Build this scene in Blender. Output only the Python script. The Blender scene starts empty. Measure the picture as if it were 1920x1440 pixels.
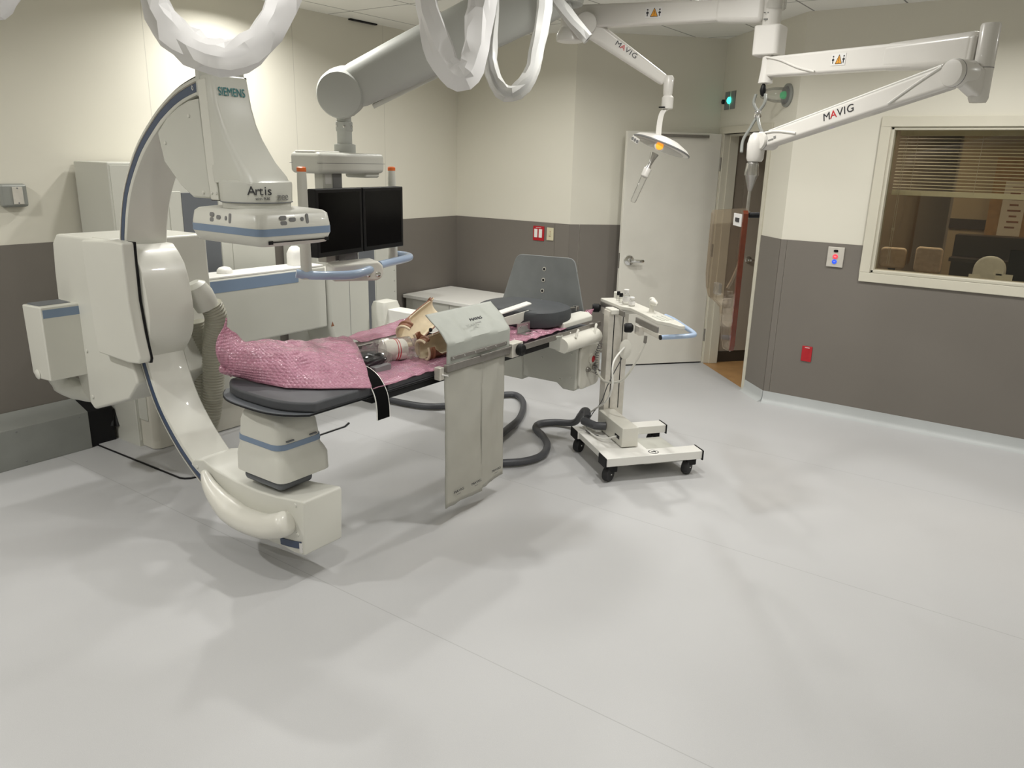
import bpy, bmesh, math, random
from mathutils import Vector, Matrix, noise
random.seed(7)
C = bpy.context.scene.collection
PI = math.pi
def R(d): return math.radians(d)
V = Vector

# ------------------------------------------------------------------ materials
def mat(name, col, rough=.5, metal=0., var=.04, scale=6., bump=0., bscale=200., coat=0., emit=None, estr=0., spec=.5):
    m = bpy.data.materials.new(name); m.use_nodes = True
    nt = m.node_tree; b = nt.nodes['Principled BSDF']
    b.inputs['Roughness'].default_value = rough
    b.inputs['Metallic'].default_value = metal
    b.inputs['Coat Weight'].default_value = coat
    b.inputs['Specular IOR Level'].default_value = spec
    tc = nt.nodes.new('ShaderNodeTexCoord')
    n = nt.nodes.new('ShaderNodeTexNoise'); n.inputs['Scale'].default_value = scale; n.inputs['Detail'].default_value = 3
    nt.links.new(tc.outputs['Object'], n.inputs['Vector'])
    r = nt.nodes.new('ShaderNodeValToRGB')
    r.color_ramp.elements[0].position = .3; r.color_ramp.elements[1].position = .7
    r.color_ramp.elements[0].color = (*[c*(1-var) for c in col], 1)
    r.color_ramp.elements[1].color = (*[min(1, c*(1+var)) for c in col], 1)
    nt.links.new(n.outputs['Fac'], r.inputs['Fac'])
    nt.links.new(r.outputs['Color'], b.inputs['Base Color'])
    if bump:
        n2 = nt.nodes.new('ShaderNodeTexNoise'); n2.inputs['Scale'].default_value = bscale
        nt.links.new(tc.outputs['Object'], n2.inputs['Vector'])
        bp = nt.nodes.new('ShaderNodeBump'); bp.inputs['Strength'].default_value = bump; bp.inputs['Distance'].default_value = .002
        nt.links.new(n2.outputs['Fac'], bp.inputs['Height']); nt.links.new(bp.outputs['Normal'], b.inputs['Normal'])
    if emit:
        b.inputs['Emission Color'].default_value = (*emit, 1); b.inputs['Emission Strength'].default_value = estr
    return m

def see_through(name, col, tint, amount, rough=.1, gloss=.15):
    """thin clear plastic or glass: transparent + glossy by facing angle"""
    m = bpy.data.materials.new(name); m.use_nodes = True
    nt = m.node_tree; nt.nodes.clear()
    out = nt.nodes.new('ShaderNodeOutputMaterial')
    tr = nt.nodes.new('ShaderNodeBsdfTransparent'); tr.inputs['Color'].default_value = (*tint, 1)
    pb = nt.nodes.new('ShaderNodeBsdfPrincipled'); pb.inputs['Base Color'].default_value = (*col, 1); pb.inputs['Roughness'].default_value = rough
    mx = nt.nodes.new('ShaderNodeMixShader'); mx.inputs[0].default_value = amount
    nt.links.new(tr.outputs[0], mx.inputs[1]); nt.links.new(pb.outputs[0], mx.inputs[2])
    gl = nt.nodes.new('ShaderNodeBsdfGlossy'); gl.inputs['Roughness'].default_value = rough*.5
    lw = nt.nodes.new('ShaderNodeLayerWeight'); lw.inputs['Blend'].default_value = .25
    mu = nt.nodes.new('ShaderNodeMath'); mu.operation = 'MULTIPLY'; mu.inputs[1].default_value = gloss*3
    ad = nt.nodes.new('ShaderNodeMath'); ad.operation = 'ADD'; ad.inputs[1].default_value = gloss*.25
    nt.links.new(lw.outputs['Fresnel'], mu.inputs[0]); nt.links.new(mu.outputs[0], ad.inputs[0])
    m2 = nt.nodes.new('ShaderNodeMixShader')
    nt.links.new(ad.outputs[0], m2.inputs[0]); nt.links.new(mx.outputs[0], m2.inputs[1]); nt.links.new(gl.outputs[0], m2.inputs[2])
    nt.links.new(m2.outputs[0], out.inputs[0])
    return m

def line_mat(name, col, rough, lines, bump=.08, bscale=260, linecol=.55, w=.0018, speck=0., var=.03):
    """plaster / vinyl / tile: base colour, grain, and thin seam lines at given world coordinates.
    lines: list of (axis, coordinate, period or None)"""
    m = mat(name, col, rough, var=var, scale=1.3, bump=bump, bscale=bscale)
    nt = m.node_tree; b = nt.nodes['Principled BSDF']
    src = b.inputs['Base Color'].links[0].from_socket
    geo = nt.nodes.new('ShaderNodeNewGeometry'); sep = nt.nodes.new('ShaderNodeSeparateXYZ')
    nt.links.new(geo.outputs['Position'], sep.inputs[0])
    def M(op, a, bb=None, c=None):
        n = nt.nodes.new('ShaderNodeMath'); n.operation = op
        for i, x in enumerate((a, bb, c)):
            if x is None: continue
            if isinstance(x, (int, float)): n.inputs[i].default_value = x
            else: nt.links.new(x, n.inputs[i])
        return n.outputs[0]
    acc = None
    for ax, c0, per in lines:
        p = M('SUBTRACT', sep.outputs[ax], c0)
        if per: p = M('PINGPONG', p, per/2)
        d = M('LESS_THAN', M('ABSOLUTE', p), w)
        acc = d if acc is None else M('MAXIMUM', acc, d)
    last = src
    if speck:
        tc = nt.nodes.new('ShaderNodeTexVoronoi'); tc.inputs['Scale'].default_value = 55
        nt.links.new(geo.outputs['Position'], tc.inputs['Vector'])
        s1 = M('LESS_THAN', tc.outputs['Distance'], .09)
        n3 = nt.nodes.new('ShaderNodeTexNoise'); n3.inputs['Scale'].default_value = 420; n3.inputs['Detail'].default_value = 1
        nt.links.new(geo.outputs['Position'], n3.inputs['Vector'])
        g = M('MULTIPLY', M('SUBTRACT', n3.outputs['Fac'], .5), speck)
        fac = M('ADD', M('ADD', g, 1.0), M('MULTIPLY', s1, .05))
        vm = nt.nodes.new('ShaderNodeVectorMath'); vm.operation = 'SCALE'
        nt.links.new(last, vm.inputs[0]); nt.links.new(fac, vm.inputs['Scale'])
        last = vm.outputs[0]
    if acc is not None:
        mx = nt.nodes.new('ShaderNodeMix'); mx.data_type = 'RGBA'
        nt.links.new(acc, mx.inputs[0]); nt.links.new(last, mx.inputs[6])
        mx.inputs[7].default_value = (*[c*linecol for c in col], 1)
        last = mx.outputs[2]
    nt.links.new(last, b.inputs['Base Color'])
    return m

M_ = {}
M_['wall'] = line_mat('cream_wall', (.70, .675, .585), .75, [], bump=.05, var=.02)
M_['wall_left'] = line_mat('cream_wall_panels', (.70, .675, .585), .75, [(1, 4.20, None), (1, 5.17, None), (1, 3.0, None), (1, 1.8, None)], bump=.05, var=.02, linecol=.8, w=.0025)
M_['wains'] = line_mat('taupe_wainscot', (.175, .158, .138), .55, [], bump=.05, var=.03)
M_['ceil'] = line_mat('ceiling_tile', (.80, .79, .74), .9, [(0, -4.86, .61), (1, 4.565, 1.22)], bump=.3, bscale=150, linecol=.33, w=.006)
M_['floor'] = line_mat('grey_vinyl_floor', (.50, .50, .503), .42, [(1, 2.063, None), (1, 3.534, None), (1, 4.991, None), (1, .59, None)], bump=.10, bscale=320, linecol=.80, w=.0022, speck=.22, var=.02)
M_['cove'] = mat('grey_cove', (.47, .49, .49), .45, var=.03)
M_['trim'] = mat('cream_trim', (.63, .60, .50), .45, var=.02)
M_['door'] = mat('cream_door', (.74, .72, .65), .45, var=.02)
M_['white'] = mat('ivory_enamel', (.66, .655, .595), .33, var=.015, scale=3, coat=.15)
M_['white2'] = mat('pale_grey_enamel', (.58, .58, .525), .38, var=.015, scale=3)
M_['warm'] = mat('warm_white_enamel', (.70, .685, .62), .3, var=.015, scale=3, coat=.2)
M_['boom'] = mat('grey_green_enamel', (.43, .44, .41), .55, var=.02)
M_['bright'] = mat('bright_white_laminate', (.80, .79, .75), .35, var=.01)
M_['arm'] = mat('white_arm_paint', (.72, .70, .66), .3, var=.015, coat=.2)
M_['blue'] = mat('steel_blue_stripe', (.20, .27, .38), .4, var=.03)
M_['navy'] = mat('navy_groove', (.035, .06, .12), .3, var=.05)
M_['bluetube'] = mat('pale_blue_tube', (.36, .46, .62), .28, var=.03, coat=.3)
M_['grey'] = mat('mid_grey_paint', (.20, .20, .20), .5, var=.04)
M_['bluegrey'] = mat('blue_grey_panel', (.13, .14, .155), .5, var=.04)
M_['duct'] = mat('duct_grey', (.30, .31, .29), .4, metal=.3, var=.05)
M_['black'] = mat('black_plastic', (.008, .008, .009), .5, var=.1, spec=.25)
M_['rubber'] = mat('black_rubber', (.015, .015, .016), .6, var=.1)
M_['screen'] = mat('dark_screen', (.002, .002, .0025), .15, var=.1, spec=.12)
M_['bezel'] = mat('black_bezel', (.008, .008, .009), .4, var=.1, spec=.3)
M_['vinyl'] = mat('charcoal_vinyl', (.058, .061, .068), .55, var=.08, scale=20, bump=.15, bscale=60)
M_['pad'] = mat('dark_slate_pad', (.045, .05, .055), .6, var=.08, scale=25)
M_['steel'] = mat('brushed_steel', (.55, .54, .52), .3, metal=1., var=.06, scale=40)
M_['darksteel'] = mat('dull_rail_steel', (.27, .255, .235), .4, metal=.7, var=.06, scale=30)
M_['chrome'] = mat('chrome', (.75, .75, .74), .1, metal=1., var=.02)
M_['alu'] = mat('anodised_aluminium', (.66, .63, .57), .38, metal=.35, var=.05, scale=30)
M_['lead'] = mat('grey_lead_vinyl', (.37, .385, .35), .55, var=.04, scale=12, bump=.1, bscale=30)
M_['curtain'] = mat('warm_grey_lead_curtain', (.42, .412, .365), .55, var=.03, scale=8, bump=.1, bscale=60)
M_['board'] = mat('slate_grey_board', (.18, .19, .19), .45, var=.06, scale=10)
M_['leather'] = mat('tan_leather', (.27, .12, .065), .5, var=.15, scale=14, bump=.2, bscale=120)
M_['lining'] = mat('cream_lining', (.70, .60, .43), .8, var=.08, scale=16)
M_['hosegrey'] = mat('grey_hose', (.07, .072, .08), .45, var=.05)
M_['corr'] = mat('beige_corrugated_hose', (.38, .37, .30), .4, var=.04)
M_['red'] = mat('red_plate', (.42, .012, .02), .4, var=.05)
M_['almond'] = mat('almond_plate', (.62, .57, .40), .4, var=.03)
M_['orange'] = mat('orange_cap', (.75, .16, .03), .4, var=.05)
M_['text_teal'] = mat('teal_ink', (.015, .16, .17), .5)
M_['text_dark'] = mat('dark_ink', (.03, .03, .035), .5)
M_['text_grey'] = mat('grey_ink', (.22, .22, .21), .5)
M_['text_red'] = mat('red_ink', (.55, .02, .03), .5)
M_['button'] = mat('grey_button', (.19, .19, .19), .45, var=.05)
M_['sticker'] = mat('white_sticker', (.75, .74, .72), .5)
M_['amber'] = mat('amber_sign', (.75, .33, .03), .5)
M_['tan_floor'] = mat('tan_hall_floor', (.42, .24, .10), .4, var=.1, scale=9)
M_['hallwall'] = mat('hall_wall', (.36, .31, .25), .7, var=.03)
M_['hallbase'] = mat('dark_brown_base', (.045, .035, .025), .6, var=.1)
M_['paper'] = mat('paper', (.72, .68, .58), .8, var=.03)
M_['wood'] = mat('oak_frame', (.38, .23, .10), .5, var=.15, scale=20)
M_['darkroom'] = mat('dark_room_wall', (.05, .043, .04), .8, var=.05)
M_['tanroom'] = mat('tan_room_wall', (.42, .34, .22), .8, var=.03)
M_['desk'] = mat('dark_brown_desk', (.05, .035, .028), .5, var=.15, scale=12)
M_['chairpad'] = mat('beige_chair_fabric', (.80, .66, .50), .9, var=.1, scale=30)
M_['chairgrey'] = mat('grey_chair_fabric', (.78, .77, .70), .9, var=.06, scale=30)
M_['blind'] = mat('olive_blind_slat', (.72, .68, .50), .5, var=.04)
M_['rollwhite'] = mat('white_roll', (.78, .75, .68), .6, var=.03)
M_['blackplastic'] = mat('crumpled_black_bag', (.006, .0065, .007), .25, var=.2, scale=30, bump=.6, bscale=40)
M_['green_glow'] = mat('green_lamp', (.05, .5, .2), .3, emit=(.1, .9, .35), estr=.06)
M_['teal_glow'] = mat('teal_led', (.05, .8, .6), .3, emit=(.05, 1., .65), estr=2.2)
M_['amber_glow'] = mat('amber_led', (.9, .4, .05), .3, emit=(1., .30, .02), estr=.9)
M_['red_glow'] = mat('red_button', (.8, .05, .08), .3, emit=(1., .05, .08), estr=.6)
M_['blue_glow'] = mat('blue_button', (.03, .1, .7), .3, emit=(.02, .1, 1.), estr=.5)
M_['glass'] = see_through('window_glass', (.05, .05, .05), (.80, .78, .72), .04, rough=.02, gloss=.10)
M_['leadglass'] = see_through('lead_glass', (.40, .32, .26), (.90, .84, .77), .05, rough=.06, gloss=.10)
M_['amber_edge'] = mat('amber_glass_edge', (.15, .028, .008), .2, var=.2, scale=20, coat=.5)
M_['clear'] = see_through('clear_plastic', (.7, .7, .68), (.96, .96, .95), .09, rough=.12, gloss=.2)
M_['strapblack'] = mat('black_webbing', (.004, .004, .004), .95, var=.1, spec=.1)
M_['thinbag'] = see_through('thin_clear_bag', (.5, .5, .5), (.97, .97, .97), .02, rough=.15, gloss=.12)
M_['sleeve'] = see_through('white_film_sleeve', (.84, .83, .83), (.9, .9, .89), .84, rough=.6, gloss=.02)
M_['sleeve_thin'] = see_through('thin_film_sleeve', (.76, .76, .74), (.9, .9, .88), .66, rough=.5, gloss=.03)

def bubble_mat():
    m = see_through('pink_bubble_wrap', (.64, .31, .42), (.98, .76, .84), .62, rough=.22, gloss=.15)
    nt = m.node_tree
    tc = nt.nodes.new('ShaderNodeTexCoord')
    vo = nt.nodes.new('ShaderNodeTexVoronoi'); vo.inputs['Scale'].default_value = 80; vo.inputs['Randomness'].default_value = .15
    nt.links.new(tc.outputs['Object'], vo.inputs['Vector'])
    bp = nt.nodes.new('ShaderNodeBump'); bp.inputs['Strength'].default_value = 1.; bp.inputs['Distance'].default_value = .008; bp.invert = True
    nt.links.new(vo.outputs['Distance'], bp.inputs['Height'])
    for n in nt.nodes:
        if 'Normal' in n.inputs and n.type in ('BSDF_PRINCIPLED', 'BSDF_GLOSSY'): nt.links.new(bp.outputs['Normal'], n.inputs['Normal'])
    return m
M_['bubble'] = bubble_mat()

def perforated():
    m = mat('perforated_enamel', (.60, .58, .51), .4, var=.015)
    nt = m.node_tree; b = nt.nodes['Principled BSDF']; src = b.inputs['Base Color'].links[0].from_socket
    geo = nt.nodes.new('ShaderNodeNewGeometry'); sep = nt.nodes.new('ShaderNodeSeparateXYZ'); nt.links.new(geo.outputs['Position'], sep.inputs[0])
    def M(op, a, c):
        n = nt.nodes.new('ShaderNodeMath'); n.operation = op
        for i, x in enumerate((a, c)):
            if isinstance(x, (int, float)): n.inputs[i].default_value = x
            else: nt.links.new(x, n.inputs[i])
        return n.outputs[0]
    px = M('PINGPONG', sep.outputs[0], .011); pz = M('PINGPONG', sep.outputs[2], .011)
    d = M('ADD', M('MULTIPLY', px, px), M('MULTIPLY', pz, pz))
    hole = M('LESS_THAN', d, .0035**2)
    hole = M('MULTIPLY', hole, M('GREATER_THAN', sep.outputs[2], .14)); hole = M('MULTIPLY', hole, M('LESS_THAN', sep.outputs[2], .33))
    hole = M('MULTIPLY', hole, M('LESS_THAN', sep.outputs[0], -4.76))
    mx = nt.nodes.new('ShaderNodeMix'); mx.data_type = 'RGBA'
    nt.links.new(hole, mx.inputs[0]); nt.links.new(src, mx.inputs[6]); mx.inputs[7].default_value = (.09, .085, .075, 1)
    nt.links.new(mx.outputs[2], b.inputs['Base Color'])
    return m
M_['perf'] = perforated()

# ------------------------------------------------------------------ mesh helpers
def bm_new(): return bmesh.new()
def box(bm, x0, x1, y0, y1, z0, z1, M=None):
    vs = [V((x, y, z)) for x in (x0, x1) for y in (y0, y1) for z in (z0, z1)]
    if M is not None: vs = [M @ v for v in vs]
    v = [bm.verts.new(p) for p in vs]
    for f in ((0, 1, 3, 2), (4, 6, 7, 5), (0, 4, 5, 1), (2, 3, 7, 6), (0, 2, 6, 4), (1, 5, 7, 3)):
        bm.faces.new([v[i] for i in f])
    return bm
def prism(bm, pts, vec):
    vec = V(vec)
    a = [bm.verts.new(V(p)) for p in pts]; b = [bm.verts.new(V(p)+vec) for p in pts]
    n = len(a)
    bm.faces.new(a); bm.faces.new(b[::-1])
    for i in range(n): bm.faces.new((a[i], b[i], b[(i+1) % n], a[(i+1) % n]))
    return bm
def loft(bm, rings, caps=True, closed=True):
    vr = [[bm.verts.new(V(p)) for p in r] for r in rings]
    n = len(vr[0])
    for i in range(len(vr)-1):
        for j in range(n if closed else n-1):
            bm.faces.new((vr[i][j], vr[i][(j+1) % n], vr[i+1][(j+1) % n], vr[i+1][j]))
    if caps and closed: bm.faces.new(vr[0][::-1]); bm.faces.new(vr[-1])
    return bm
def spline(pts, n=8):
    pts = [V(p) for p in pts]; out = []
    for i in range(len(pts)-1):
        p0 = pts[max(i-1, 0)]; p1 = pts[i]; p2 = pts[i+1]; p3 = pts[min(i+2, len(pts)-1)]
        for k in range(n):
            t = k/n
            out.append(.5*((2*p1)+(p2-p0)*t+(2*p0-5*p1+4*p2-p3)*t*t+(3*p1-p0-3*p2+p3)*t**3))
    out.append(pts[-1]); return out
def frames(path):
    T = []
    for i in range(len(path)):
        a = path[max(i-1, 0)]; b = path[min(i+1, len(path)-1)]
        T.append((b-a).normalized())
    up = V((0, 0, 1)) if abs(T[0].z) < .9 else V((1, 0, 0))
    N = (up-T[0]*up.dot(T[0])).normalized(); out = []
    for t in T:
        N = (N-t*N.dot(t)).normalized(); out.append((t, N, t.cross(N)))
    return out
def tube(bm, path, r, n=12, caps=True, flat=1.0, wob=0.):
    path = [V(p) for p in path]; fr = frames(path); rings = []
    for i, (p, (t, N, B)) in enumerate(zip(path, fr)):
        rr = r[i] if isinstance(r, (list, tuple)) else r
        ring = []
        for k in range(n):
            a = 2*PI*k/n
            q = rr
            if wob: q = rr*(1+wob*noise.noise(V((p.x*9+math.cos(a)*1.2, p.y*9+math.sin(a)*1.2, p.z*9))))
            ring.append(p+N*math.cos(a)*q*flat+B*math.sin(a)*q)
        rings.append(ring)
    return loft(bm, rings, caps)
def lathe(bm, prof, loc, axis=(0, 0, 1), n=28):
    ax = V(axis).normalized(); up = V((1, 0, 0)) if abs(ax.x) < .9 else V((0, 1, 0))
    N = (up-ax*up.dot(ax)).normalized(); B = ax.cross(N); loc = V(loc)
    rings = [[loc+ax*z+(N*math.cos(2*PI*k/n)+B*math.sin(2*PI*k/n))*max(r, .0004) for k in range(n)] for r, z in prof]
    return loft(bm, rings, True)
def rrect(x0, x1, y0, y1, r, n=5):
    out = []
    for cx, cy, a0 in ((x1-r, y1-r, 0), (x0+r, y1-r, 90), (x0+r, y0+r, 180), (x1-r, y0+r, 270)):
        for k in range(n+1):
            a = R(a0+90*k/n); out.append((cx+r*math.cos(a), cy+r*math.sin(a)))
    return out
def sect(bm, levels, r):
    """levels: (z,x0,x1,y0,y1[,r])"""
    rings = []
    for L in levels:
        rr = L[5] if len(L) > 5 else r
        rings.append([(x, y, L[0]) for x, y in rrect(L[1], L[2], L[3], L[4], rr)])
    return loft(bm, rings)
def frame_m(o, right, up):
    right = V(right).normalized(); up = V(up).normalized(); n = right.cross(up).normalized(); up = n.cross(right)
    return Matrix(((right.x, up.x, n.x, o[0]), (right.y, up.y, n.y, o[1]), (right.z, up.z, n.z, o[2]), (0, 0, 0, 1)))

def link(name, me, m, parent=None):
    o = bpy.data.objects.new(name, me); C.objects.link(o)
    if m is not None: me.materials.append(m)
    if parent is not None:
        o.parent = parent
        o.matrix_parent_inverse = world(parent).inverted()
    return o
def world(o):
    m = Matrix.LocRotScale(o.location, o.rotation_euler, o.scale)
    if o.parent is not None: m = world(o.parent) @ o.matrix_parent_inverse @ m
    return m
def obj(name, bm, m, parent=None, bevel=0., seg=2, angle=38, sub=0, recenter=True, smooth=True, thick=0.):
    bmesh.ops.remove_doubles(bm, verts=bm.verts, dist=1e-6)
    bmesh.ops.recalc_face_normals(bm, faces=bm.faces)
    if smooth:
        for f in bm.faces: f.smooth = True
        if not bevel and not sub:
            for e in bm.edges:
                if len(e.link_faces) == 2 and e.calc_face_angle(0) > R(angle): e.smooth = False
    off = V((0, 0, 0))
    if parent is None and recenter and bm.verts:
        lo = [min(v.co[i] for v in bm.verts) for i in range(3)]; hi = [max(v.co[i] for v in bm.verts) for i in range(3)]
        off = V(((lo[0]+hi[0])/2, (lo[1]+hi[1])/2, lo[2]))
        bmesh.ops.translate(bm, verts=bm.verts, vec=-off)
    me = bpy.data.meshes.new(name); bm.to_mesh(me); bm.free()
    o = link(name, me, m, parent)
    if parent is None: o.location = off
    if thick:
        s = o.modifiers.new('thickness', 'SOLIDIFY'); s.thickness = thick; s.offset = 0
    if sub:
        s = o.modifiers.new('sub', 'SUBSURF'); s.levels = sub; s.render_levels = sub
    if bevel:
        b = o.modifiers.new('bevel', 'BEVEL'); b.width = bevel; b.segments = seg; b.limit_method = 'ANGLE'; b.angle_limit = R(angle); b.harden_normals = True
    return o
def tag(o, label=None, cat=None, group=None, kind=None):
    if label: o['label'] = label
    if cat: o['category'] = cat
    if group: o['group'] = group
    if kind: o['kind'] = kind
    return o
def thing(name, label, cat, loc, group=None):
    o = bpy.data.objects.new(name, None); C.objects.link(o); o.location = loc; o.empty_display_size = .1
    return tag(o, label, cat, group)
def struct(name, bm, m, parent=None, label=None, **k):
    o = obj(name, bm, m, parent, recenter=False, **k)
    if parent is None: o['kind'] = 'structure'
    if label: o['label'] = label
    return o
def text(name, s, size, o, right, up, m, parent, ext=.0006, sx=1.0):
    cu = bpy.data.curves.new(name, 'FONT'); cu.body = s; cu.size = size; cu.extrude = ext; cu.align_x = 'CENTER'; cu.align_y = 'CENTER'
    t = bpy.data.objects.new(name, cu); C.objects.link(t)
    dg = bpy.context.evaluated_depsgraph_get()
    me = bpy.data.meshes.new_from_object(t.evaluated_get(dg)); bpy.data.objects.remove(t)
    me.materials.clear()
    me.transform(frame_m(o, right, up) @ Matrix.Diagonal((sx, 1, 1, 1)))
    ob = link(name, me, m, parent)
    return ob
def warning_sticker(parent, o, right, up, w, h):
    Mx = frame_m(o, right, up)
    s = obj('warning_sticker', box(bm_new(), -w/2, w/2, -h/2, h/2, 0, .0008, Mx), M_['sticker'], parent); s['label'] = 'white sticker with an orange warning triangle'
    b = bm_new(); prism(b, [Mx @ V(p) for p in ((-.30*h, -.36*h, .0008), (.46*h, -.36*h, .0008), (.08*h, .40*h, .0008))], Mx.to_3x3() @ V((0, 0, .0005)))
    obj('triangle', b, M_['amber'], s)
    b = bm_new()
    for cx in (-.36*w, .37*w):
        box(b, cx-.05*h, cx+.05*h, -.32*h, .12*h, .0008, .0014, Mx); box(b, cx-.13*h, cx+.13*h, -.08*h, .06*h, .0008, .0014, Mx)
        lathe(b, [(.08*h, 0), (.08*h, .0006)], Mx @ V((cx, .26*h, .0008)), Mx.to_3x3() @ V((0, 0, 1)), 12)
    a, c, d = V((-.30*h, -.36*h, .0013)), V((.46*h, -.36*h, .0013)), V((.08*h, .40*h, .0013))
    for p, q in ((a, c), (c, d), (d, a)): tube(b, [Mx @ p, Mx @ q], .022*h, 6)
    box(b, .05*h, .11*h, -.12*h, .16*h, .0012, .0018, Mx); box(b, .05*h, .11*h, -.28*h, -.20*h, .0012, .0018, Mx)
    obj('pictogram', b, M_['text_dark'], s)

# ------------------------------------------------------------------ the room
HC = 2.94; WH = 1.31
XL, YB, XR, YF = -5.126, 6.17, 3.2, -2.6
A = V((-3.78, YB, 0)); AP = V((-2.815, 7.135, 0)); B = V((-1.85, YB, 0))
floor_poly = [(XL, YF, 0), (XR, YF, 0), (XR, YB, 0), B, AP, A, (XL, YB, 0)]
struct('floor', prism(bm_new(), floor_poly, (0, 0, -.08)), M_['floor'])
struct('ceiling', prism(bm_new(), [(p[0], p[1], HC) for p in floor_poly], (0, 0, .08)), M_['ceil'])
T = .12
def wall(name, p, q, z0, z1, m, s0=0, s1=None, t=T, off=0., bm=None, own=True):
    """wall slab between plan points p and q; room side on the left of p->q when t<0 outward"""
    p = V((p[0], p[1], 0)); q = V((q[0], q[1], 0)); d = (q-p); L = d.length; d.normalize(); n = V((-d.y, d.x, 0))
    if s1 is None: s1 = L
    b = bm or bm_new()
    pts = [p+d*s0+n*off+V((0, 0, z0)), p+d*s1+n*off+V((0, 0, z0)), p+d*s1+n*off+V((0, 0, z1)), p+d*s0+n*off+V((0, 0, z1))]
    prism(b, pts, n*t)
    return struct(name, b, m) if own else b
# n points to the left of p->q ; walls listed so that left is OUTSIDE the room
wall('wall_left', (XL, YF), (XL, YB+T), 0, HC, M_['wall_left'])
wall('wall_back', (XL, YB), A, 0, HC, M_['wall'])
wall('wall_niche_left', A, AP+V((.085, .085, 0)), 0, HC, M_['wall'])
b = bm_new(); Ln = (B-AP).length
D0, D1, DH = .10, .985, 2.135          # door opening along the niche wall
wall('', AP, B, 0, HC, None, 0, D0, own=False, bm=b); wall('', AP, B, 0, HC, None, D1, Ln, own=False, bm=b)
wall('', AP, B, DH, HC, None, D0, D1, own=False, bm=b)
struct('wall_niche_right', b, M_['wall'])
WX0, WX1, WZ0, WZ1 = -1.18, 1.35, 1.13, 2.15
b = bm_new()
wall('', B, (XR, YB), 0, HC, None, 0, WX0-B.x, own=False, bm=b); wall('', B, (XR, YB), 0, WZ0, None, WX0-B.x, WX1-B.x, own=False, bm=b)
wall('', B, (XR, YB), WZ1, HC, None, WX0-B.x, WX1-B.x, own=False, bm=b); wall('', B, (XR, YB), 0, HC, None, WX1-B.x, XR-B.x, own=False, bm=b)
struct('wall_right', b, M_['wall'])
wall('wall_far_side', (XR, YB+T), (XR, YF-T), 0, HC, M_['wall'])
wall('wall_front', (XR, YF), (XL-T, YF), 0, HC, M_['wall'])
# taupe wainscot panels (thin sheets on the walls), seams left between the sheets
def sheet(bm, p, q, s0, s1, z0, z1, th=.006): return wall('', p, q, z0, z1, None, s0, s1, t=-th, own=False, bm=bm)
b = bm_new()
for y0, y1 in ((YF, -.4), (-.397, 1.5), (1.503, 3.4), (3.403, 5.2), (5.203, YB-.006)): sheet(b, (XL, YF), (XL, YB), y0-YF, y1-YF, .09, WH)
struct('trim_1', b, M_['wains'], label='taupe wainscot panelling on the left wall')
b = bm_new(); sheet(b, (XL, YB), A, .006, A.x-XL-.16, .09, WH); sheet(b, (XL, YB), A, A.x-XL-.157, A.x-XL+.002, .09, WH, .007)
struct('trim_2', b, M_['wains'], label='taupe wainscot panelling on the back wall')
b = bm_new(); sheet(b, A, AP, -.002, .088, .09, WH, .0075); sheet(b, A, AP, .093, 1.25, .09, WH)
struct('trim_3', b, M_['wains'], label='taupe wainscot panelling behind the open door')
b = bm_new(); sheet(b, AP, B, D1+.05, Ln, .09, 1.322)
struct('trim_4', b, M_['wains'], label='narrow taupe wainscot panel right of the doorway')
b = bm_new(); sheet(b, B, (XR, YB), 0, .046, .09, 1.322, .007); sheet(b, B, (XR, YB), .049, .60, .09, 1.322)
sheet(b, B, (XR, YB), .60, 3.4, .09, 1.065); sheet(b, B, (XR, YB), 3.4, XR-B.x, .09, 1.322)
struct('trim_5', b, M_['wains'], label='taupe wainscot panelling below the window')
# coved base
def cove(name, p, q, s0=0, s1=None):
    p = V((p[0], p[1], 0)); q = V((q[0], q[1], 0)); d = (q-p); L = d.length if s1 is None else s1; d.normalize(); n = V((d.y, -d.x, 0))
    prof = [(0, 0), (.05, 0), (.032, .008), (.020, .02), (.012, .036), (.009, .095), (0, .095)]
    return struct(name, prism(bm_new(), [p+d*s0+n*a+V((0, 0, z)) for a, z in prof], d*(L-s0)), M_['cove'], angle=50)
cove('baseboard_left', (XL, YF), (XL, YB)); cove('baseboard_back', (XL, YB), A)
cove('baseboard_niche_left', A, AP, 0, 1.2); cove('baseboard_niche_right', AP, B, D1+.052); cove('baseboard_right', B, (XR, YB))
# dark slot between ceiling and left wall
struct('trim_6', box(bm_new(), XL, XL+.03, 4.78, 5.08, HC-.012, HC-.002), M_['black'], label='dark slot where the ceiling meets the left wall')

# door frame and leaf
nd = (B-AP).normalized(); nn = V((-nd.y, nd.x, 0))           # along the doorway wall, outward normal
FM = frame_m(AP, nd, (0, 0, 1))                               # x along wall, y up, z into the room
b = bm_new()
box(b, D0-.075, D0, 0, DH+.06, -T-.01, .012, FM); box(b, D1, D1+.05, 0, DH+.06, -T-.01, .012, FM); box(b, D0, D1, DH, DH+.06, -T-.01, .012, FM)
box(b, D0, D0+.018, 0, DH, -T-.02, 0, FM); box(b, D0+.018, D0+.03, 0, DH, -T-.02, -.055, FM); box(b, D1-.018, D1, 0, DH, -T-.02, -.05, FM); box(b, D0, D1, DH-.018, DH, -T, -.05, FM)
struct('trim_7', b, M_['trim'], bevel=.003, label='cream steel frame of the open doorway')
du = V((.645, .765, 0)).normalized(); Dp = V((-3.343, 6.358, 0))
DM = frame_m(Dp, du, (0, 0, 1))                               # x from latch to hinge, z towards camera
dr = struct('door_1', box(bm_new(), 0, .912, .012, 2.134, -.045, 0, DM), M_['door'], bevel=.003, label='cream door standing open against the niche')
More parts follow.
